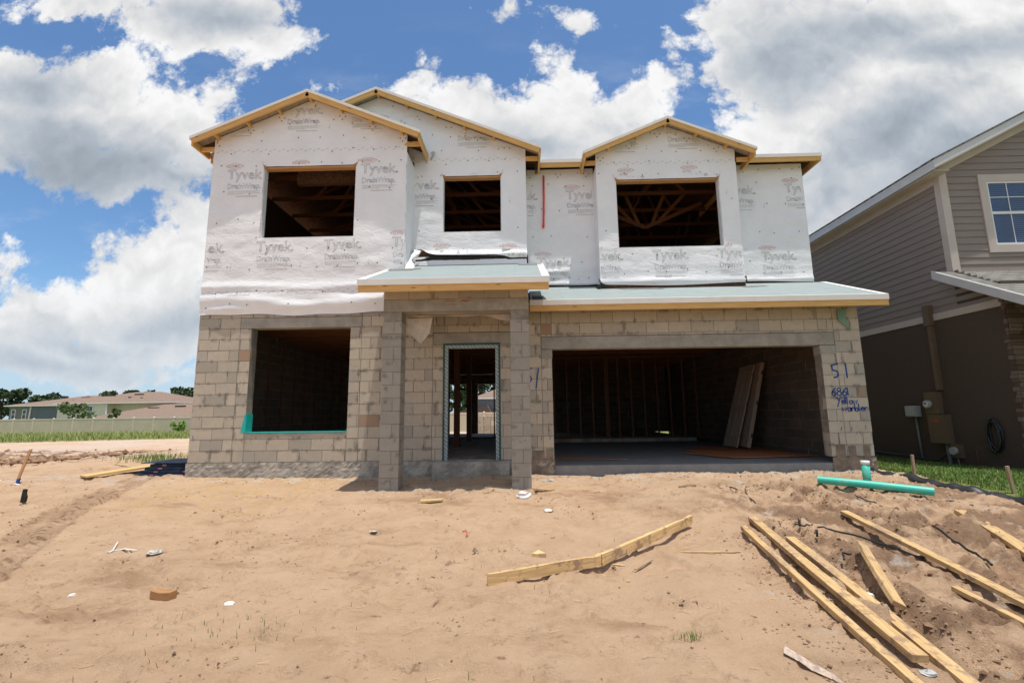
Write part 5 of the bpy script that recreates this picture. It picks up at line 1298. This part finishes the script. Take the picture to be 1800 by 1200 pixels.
# lower roof in front
zl = lambda y: 3.66-(YC-y)*.56
mb = MB(); mb.prism([(YC-.01, zl(YC)-.03), (-1.4, zl(-1.4)-.03), (-1.4, zl(-1.4)), (YC-.01, zl(YC))], 'x', 14.86, 24); mb.build('lower_roof', m_shing, NB)
mb = MB(); mb.prism([(YC+.06, zl(YC+.06)-.17), (-1.45, zl(-1.45)-.17), (-1.45, zl(-1.45)+.008), (YC+.06, zl(YC+.06)+.008)], 'x', 14.80, 14.855); mb.box(14.80, 24, -1.5, -1.44, zl(-1.45)-.2, zl(-1.45)); mb.build('lower_fascia', m_gutter, NB)
mb = MB(); mb.prism([(YC, zl(YC)-.20), (.2, zl(.2)-.20), (.2, zl(.2)-.155), (YC, zl(YC)-.155)], 'x', 14.86, XN-.02); mb.build('lower_soffit', m_trim, NB)
mb = MB(); mb.prism([(YS, -.5), (YS, 2.9), (YC, 3.5), (YC, -.5)], 'x', XN-.008, XN+.3); mb.prism([(15.2, 2.8), (24, 2.8), (24, 3.2), (15.2, 3.2)], 'y', YS, YC); mb.build('gable_end_infill', m_stucco, NB)
# ledge stone veneer at the front corner
mb = MB(); z = -.6; rr = random.Random(5)
while z < 2.9:
    h = rr.uniform(.045, .11)
    y = YS-.045; e = YS+.03+rr.uniform(-.03, .03)
    mb.box(XN-.045-rr.uniform(0, .02), XN-.005, y, e, z+.004, z+h-.004)
    x = XN-.02
    while x < 19.5: l = rr.uniform(.15, .4); mb.box(x, x+l-.006, YS-.06-rr.uniform(0, .02), YS-.001, z+.004, z+h-.004); x += l
    z += h
mb.build('stone_veneer', m_stone, NB)
mb = MB(); mb.box(15.62, 17.5, YS-.11, YS-.0, .6, 2.0); mb.build('white_surround', m_vinyl, NB)
mb = MB(); mb.tube([(15.19, YS-.10, 2.93), (15.19, YS-.10, 2.80)], .035, 10, r1=.055); mb.tube([(15.19, YS-.1, 2.93), (15.19, YS-.02, 2.95)], .02, 8); mb.tube([(15.30, YS-.06, 2.93), (15.38, YS-.12, 2.92)], .022, 8); mb.build('flood_light', m_vinyl, NB)
# service equipment on the side wall
mb = MB(); mb.box(15.06, XN-.012, 1.93, 2.08, 2.62, 3.08); mb.build('downpipe_head', m_brownbox, NB, bevel=.008)
mb = MB(); mb.box(15.10, XN-.012, 1.96, 2.05, 1.2, 2.62); mb.build('service_conduit', m_brownbox, NB)
mb = MB(); mb.box(15.05, XN-.012, 2.02, 2.34, .68, 1.16); mb.box(15.03, XN-.012, 1.86, 2.30, .06, .67); split(mb, 'meter_cabinet', m_brownbox, NB, .006)
mb = MB(); mb.box(15.024, 15.03, 2.02, 2.14, .50, .57); mb.build('warning_sticker', flat('orange_sticker', (.40, .08, .03), .6, .3), NB)
mb = MB(); mb.tube([(15.06, 2.22, .90), (14.98, 2.22, .90)], .085, 18); mb.build('electric_meter', m_greybox, NB)
mb = MB(); mb.tube([(14.98, 2.22, .90), (14.965, 2.22, .90)], .06, 18); mb.box(14.958, 14.964, 2.19, 2.25, .90, .93, 1); mb.build('meter_dial', [m_vinyl, m_dark], NB)
mb = MB(); mb.tube([(15.15, 2.02, .08), (15.15, 2.0, -.5)], .035, 12); mb.tube([(15.15, 1.82, .0), (15.15, 1.80, -.5)], .015, 8); split(mb, 'service_conduit', m_conduit, NB)
mb = MB(); mb.box(15.10, XN-.012, 1.68, 1.92, -.22, .06); mb.tube([(15.11, 1.80, -.08), (15.04, 1.80, -.08)], .08, 16, 1); mb.build('gas_meter', [m_brownbox, m_greybox], NB)
mb = MB(); mb.box(15.06, XN-.012, 2.62, 2.92, .62, .87); mb.build('utility_box', m_greybox, NB, bevel=.01)
mb = MB(); mb.box(15.035, 15.06, 2.64, 2.90, .635, .855); mb.build('utility_box_lid', m_greybox, NB, bevel=.01)
mb = MB(); mb.tube([(15.15, 2.75, .62), (15.15, 2.71, -.45)], .022, 10); mb.build('service_conduit', m_conduit, NB)
mb = MB(); mb.tube([(15.17, 1.45, -.02), (15.17, 1.40, -.02), (15.17, 1.37, -.5)], .012, 8); mb.build('copper_line', flat('copper', (.16, .06, .04), .5, .4), NB)
mb = MB(); mb.tube([(15.14, 4.2, -.27), (15.12, 3.2, -.28), (15.1, 2.6, -.32), (15.1, 2.2, -.30), (15.12, 2.05, -.15)], .018, 8); mb.build('black_cable', m_rubber, NB)
# coiled hose
mb = MB(); P = []
for i in range(220):
    t = i/220*5*2*math.pi; r1 = .13+.02*math.sin(i*.37)+.012*math.sin(i*.05); P.append((15.12+.035*math.sin(i*.11), .93+r1*math.cos(t)*(.9), .27+(r1+.17)*math.sin(t)))
mb.tube(P, .017, 7); tag(recenter(mb.build('garden_hose', m_rubber)), 'coiled black garden hose hanging on the brown stucco wall', 'hose')
mb = MB()
for i in range(700):
    y = R_.uniform(-.5, 3.2); x = R_.uniform(14.75, 15.18); r = R_.uniform(.01, .035); rock(mb, (x, y, g(x, y)+.015), r, .5)
tag(mb.build('mulch', flat('mulch', (.07, .045, .03), .9, .1, .4, 20)), 'dark mulch bed along the foot of the brown stucco wall', 'mulch', kind='stuff')

# ------------------------------------------------------------------ far fence, houses, trees
def fence(x0, x1, y0, y1, h, lab, sp=2.2, n=None):
    L = math.hypot(x1-x0, y1-y0); n = n or int(L/sp); cx, cy = (x0+x1)/2, (y0+y1)/2
    Fz = empty('privacy_fence', (cx, cy, g(cx, cy)), lab, 'fence')
    for i in range(n+1):
        t = i/n; x, y = x0+(x1-x0)*t, y0+(y1-y0)*t; z = g(x, y)-.05
        p = MB(); p.box(x-.075, x+.075, y-.075, y+.075, z, z+h+.07)
        nn = len(p.v); p.v += [(x-.095, y-.095, z+h+.07), (x+.095, y-.095, z+h+.07), (x+.095, y+.095, z+h+.07), (x-.095, y+.095, z+h+.07), (x, y, z+h+.15)]
        for a, b in ((0, 1), (1, 2), (2, 3), (3, 0)): p.face((nn+a, nn+b, nn+4), None, 1)
        p.build('fence_post', [m_fencel, m_vinyl], Fz)
        if i < n:
            t2 = (i+1)/n; xb, yb = x0+(x1-x0)*t2, y0+(y1-y0)*t2; q = MB(); X = Vector((xb-x, yb-y, 0)).normalized(); Y = Vector((-X.y, X.x, 0)); Z = Vector((0, 0, 1)); LL = math.hypot(xb-x, yb-y)
            q.frame(Vector((x, y, z+.05))-Y*.01+X*.075, X, Y, Z, LL-.15, .02, h-.1, 0)
            k = .1
            while k < LL-.2: q.frame(Vector((x, y, z+.16))-Y*.014+X*(.075+k), X, Y, Z, .012, .004, h-.28, 1); k += .19
            q.frame(Vector((x, y, z+h-.07))-Y*.03+X*.075, X, Y, Z, LL-.15, .06, .13, 1); q.frame(Vector((x, y, z+.02))-Y*.03+X*.075, X, Y, Z, LL-.15, .06, .14, 1)
            q.build('fence_panel', [m_fence, m_fencel], Fz)
fence(-64, -3, 43, 43, 1.72, 'long tan vinyl privacy fence across the field at the left')
fence(-2.5, 12, 36, 36, 1.75, 'tan vinyl fence seen through the open doorway', 2.4)

def hip(mb, x0, x1, y0, y1, z0, zr, ov=.5, th=.14):
    x0 -= ov; x1 += ov; y0 -= ov; y1 += ov; w = min(x1-x0, y1-y0)/2; cy = (y0+y1)/2; cx = (x0+x1)/2
    if x1-x0 > y1-y0: a, b = (x0+w, cy, zr), (x1-w, cy, zr)
    else: a, b = (cx, y0+w, zr), (cx, y1-w, zr)
    n = len(mb.v); mb.v += [(x0, y0, z0), (x1, y0, z0), (x1, y1, z0), (x0, y1, z0), a, b]
    if x1-x0 > y1-y0: F4 = [(0, 1, 5, 4), (1, 2, 5), (2, 3, 4, 5), (3, 0, 4)]
    else: F4 = [(0, 1, 4), (1, 2, 5, 4), (2, 3, 5), (3, 0, 4, 5)]
    for f in F4: mb.face([n+i for i in f], [(mb.v[n+i][0], mb.v[n+i][1]) for i in f], 0)
    mb.box(x0-.02, x1+.02, y0-.02, y0, z0-th, z0+.01, 1); mb.box(x0-.02, x0, y0, y1, z0-th, z0+.01, 1); mb.box(x1, x1+.02, y0, y1, z0-th, z0+.01, 1); mb.box(x0, x1, y0, y1, z0-th, z0-th+.02, 1)
def vents(mb, pts):
    for x, y, z, w in pts: mb.box(x-w/2, x+w/2, y-.1, y+.1, z-.05, z+.15)
def hwin(h, x, y, z, w, hh):
    f = MB(); t = .09
    for (a, b, c, d) in ((x-t, x, z, z+hh), (x+w, x+w+t, z, z+hh), (x-t, x+w+t, z+hh, z+hh+t), (x-t, x+w+t, z-t, z), (x, x+w, z+hh/2-.04, z+hh/2+.04)): f.box(a, b, y-.05, y+.02, c, d)
    fo = f.build('window', m_vinyl, h); p = MB(); p.quad((x, y-.01, z), (x+w, y-.01, z), (x+w, y-.01, z+hh), (x, y-.01, z+hh)); po = p.build('pane', m_glass, None); po.parent = fo
H1 = empty('bungalow', (-63, 64, -.9), 'cream single-storey house with brown hip roof behind the far fence', 'house')
mb = MB(); mb.box(-64.7, -57.0, 62, 74, -1, 3.15, 0); mb.box(-57.0, -47.4, 63.4, 74, -1, 3.0, 0); mb.build('wall', m_cream, H1)
mb = MB(); hip(mb, -64.7, -47.6, 62.2, 75, 3.15, 5.05, .5); mb.build('roof', [m_shingb, m_vinyl], H1)
mb = MB(); vents(mb, [(-60.2, 66.0, 4.35, 1.5), (-56.0, 66.5, 4.5, 1.4), (-55.9, 64.6, 3.95, .4), (-53.8, 64.4, 3.85, .3)]); split(mb, 'roof_vent', m_dark, H1)
mb = MB(); mb.tube([(-57.0, 61.9, 3.05), (-57.0, 61.9, -1)], .08, 8); mb.build('downspout', m_vinyl, H1)
hwin(H1, -60.0, 61.97, 1.15, .75, 1.45)
H2 = empty('bungalow', (-72, 70, -.9), 'grey single-storey house with brown hip roof, leftmost behind the far fence', 'house')
mb = MB(); mb.box(-76.6, -66.5, 66, 78, -1, 3.0); mb.build('wall', m_greywall, H2)
mb = MB(); hip(mb, -76.6, -62.0, 66, 79, 3.0, 4.75, .5); mb.build('roof', [m_shingb, m_vinyl], H2)
mb = MB(); vents(mb, [(-69.0, 71.0, 4.3, 1.5), (-67.6, 69, 3.75, .4), (-69.4, 69.2, 3.8, .3)]); split(mb, 'roof_vent', m_dark, H2)
mb = MB(); mb.tube([(-73.0, 65.9, 3.0), (-73.2, 65.9, -1)], .12, 8); mb.build('downspout', m_vinyl, H2)
mb = MB(); mb.box(-72.8, -66.6, 65.9, 66.05, -1, 2.9); mb.build('dark_wall_panel', m_bluewall, H2)
hwin(H2, -76.1, 65.97, .9, .5, 1.4); hwin(H2, -74.3, 65.97, .9, .5, 1.4)
H3 = empty('bungalow', (-46, 56, -.9), 'low brown-roofed house close behind the fence, nearest the block wall corner', 'house')
mb = MB(); mb.box(-52, -30, 55, 66, -1, .8); mb.build('wall', m_cream, H3)
mb = MB(); hip(mb, -52.5, -30, 54.5, 66, .85, 2.75, .5); mb.build('roof', [m_shingb, m_vinyl], H3)
mb = MB(); vents(mb, [(-47.0, 58.4, 2.15, 1.6), (-43.4, 58.8, 2.35, 1.5), (-40.3, 58.6, 2.25, .4)]); split(mb, 'roof_vent', m_dark, H3)
H4 = empty('two_storey_house', (6, 60, -.9), 'slate-blue house with brown roof and white windows seen through the doorway', 'house')
mb = MB(); mb.box(-1, 12, 56, 66, -1, 2.9); mb.build('wall', m_bluewall, H4)
mb = MB(); hip(mb, -.6, 12, 56, 66, 2.9, 5.2, .4); mb.build('roof', [m_shingb, m_vinyl], H4)
mb = MB(); mb.prism([(-3.2, 1.0), (1.2, 1.9), (1.8, .8), (4.8, 1.6), (5.5, .6), (5.5, -1), (-3.2, -1)], 'y', 54.6, 55.6); mb.build('porch_roof', m_shingb, H4)
hwin(H4, 2.4, 55.97, 1.45, .8, 1.1); hwin(H4, 4.4, 55.97, 1.45, .8, 1.1)
# pallet of blocks behind the house
PB = empty('block_pallet', (3.6, 20, -.5), 'pallet of pale concrete blocks standing in the back yard beyond the doorway', 'pallet')
mb = MB()
for r in range(4):
    for c in range(5):
        if (r, c) in ((2, 2), (3, 4)): continue
        mb.box(3.3+c*.41, 3.69+c*.41, 19.5, 19.9, -.42+r*.27, -.17+r*.27)
mb.build('block_stack', m_block, PB); mb = MB()
for k in range(4): mb.box(3.25, 5.35, 19.4+k*.16, 19.5+k*.16, -.46, -.43)
mb.build('pallet_boards', m_oldwood, PB)

def leafy(name, x, y, z0, h, cr, lab, cat, m, group=None, n=900, leaf=.35, trunk_h=.35, sq=.8, blobs=9, seed=1, tr=.18):
    rr = random.Random(seed); T = empty(name, (x, y, z0), lab, cat, group)
    tb = MB(); th = h*trunk_h; tb.tube([(x, y, z0-.2), (x+rr.uniform(-.1, .1), y, z0+th), (x+rr.uniform(-.2, .2), y, z0+h*.8)], tr, 7, r1=tr*.3)
    bl = []
    for k in range(blobs):
        a = rr.uniform(0, 6.28); q = cr*rr.uniform(.1, .75); zz = z0+th+(h-th)*rr.uniform(.2, .9); r = cr*rr.uniform(.28, .55)*(1.1-.4*(zz-z0)/h)
        c = Vector((x+q*math.cos(a), y+q*math.sin(a), min(zz, z0+h-r*.7))); bl.append((c, r)); tb.tube([(x, y, z0+th*.9), tuple(c)], tr*.4, 5, r1=tr*.1)
    tb.build('trunk', m_bark, T); cb = MB()
    for i in range(n):
        c, r = rr.choice(bl); d = Vector((rr.gauss(0, 1), rr.gauss(0, 1), rr.gauss(0, 1))).normalized()*r*rr.uniform(.55, 1.05); d.z *= sq
        p = c+d; u = Vector((rr.gauss(0, 1), rr.gauss(0, 1), rr.gauss(0, 1))).normalized(); v = u.orthogonal().normalized(); s_ = leaf*rr.uniform(.5, 1.2)
        n0 = len(cb.v); cb.v += [tuple(p-u*s_*.5), tuple(p+v*s_*.35), tuple(p+u*s_*.5), tuple(p-v*s_*.35)]; cb.face((n0, n0+1, n0+2, n0+3))
    cb.build('crown', m, T)
GTt = 'dark trees on the horizon behind the far houses'
SPOTS = [(-98, 84, 9.2, 'leftmost tall dark tree on the horizon'), (-93, 88, 8.6, 'second dark tree from the left on the horizon'), (-86, 90, 7.4, 'third dark tree from the left on the horizon'), (-88.5, 98, 9.4, 'round-topped dark tree left of the grey house roof'),
         (-80.5, 96, 9.0, 'dark tree just above the left slope of the grey roof'), (-75, 104, 8.2, 'small dark tree peeking over the grey roof ridge'), (-72, 100, 9.6, 'round dark crown over the roofs, left of the pair'), (-66, 100, 9.6, 'round dark crown over the roofs, right of the pair'),
         (-60.5, 102, 9.2, 'dark crown just left of the cream house ridge'), (-49, 98, 8.6, 'dark tree above the right slope of the cream roof'), (-44.5, 94, 8.0, 'lower dark tree between the cream roof and the wall corner'), (-40, 92, 8.8, 'rounded dark tree left of the block wall corner'),
         (-36, 90, 9.2, 'dark tree touching the block wall corner'), (-31, 92, 9.0, 'dark tree hidden half behind the block wall corner')]
for i, (x, y, h, lab) in enumerate(SPOTS): leafy('dark_tree', x, y, -.9, h-1.2, 4.2, lab, 'tree', m_pine, GTt, 1500, .75, .25, .8, 12, 200+i, .25)
for i, (x, y, h, lab) in enumerate([(-3, 78, 13, 'tall dark tree beyond the doorway, left one'), (4, 80, 14, 'tall dark tree beyond the doorway, above the slate-blue roof'), (11, 79, 13, 'tall dark tree beyond the doorway, right one')]):
    leafy('dark_tree', x, y, -.9, h, 6, lab, 'tree', m_pine, GTt, 2200, 1.0, .1, .9, 16, 240+i, .3)
leafy('garden_tree', -52.6, 52, -.9, 3.9, 2.1, 'small loose green tree in front of the cream house wall', 'tree', m_leaf, None, 700, .35, .3, .7, 9, 260, .07)
leafy('garden_tree', -43.2, 47.5, -.9, 3.0, .9, 'small dark bush top just over the fence right of the loose green tree', 'tree', m_leaf, None, 400, .28, .4, .8, 6, 261, .06)
leafy('weed_bush', -30.8, 41.5, -.9, 1.3, .9, 'bright green weed bush in front of the tan fence', 'bush', m_weed, None, 600, .22, .05, .9, 8, 262, .03)
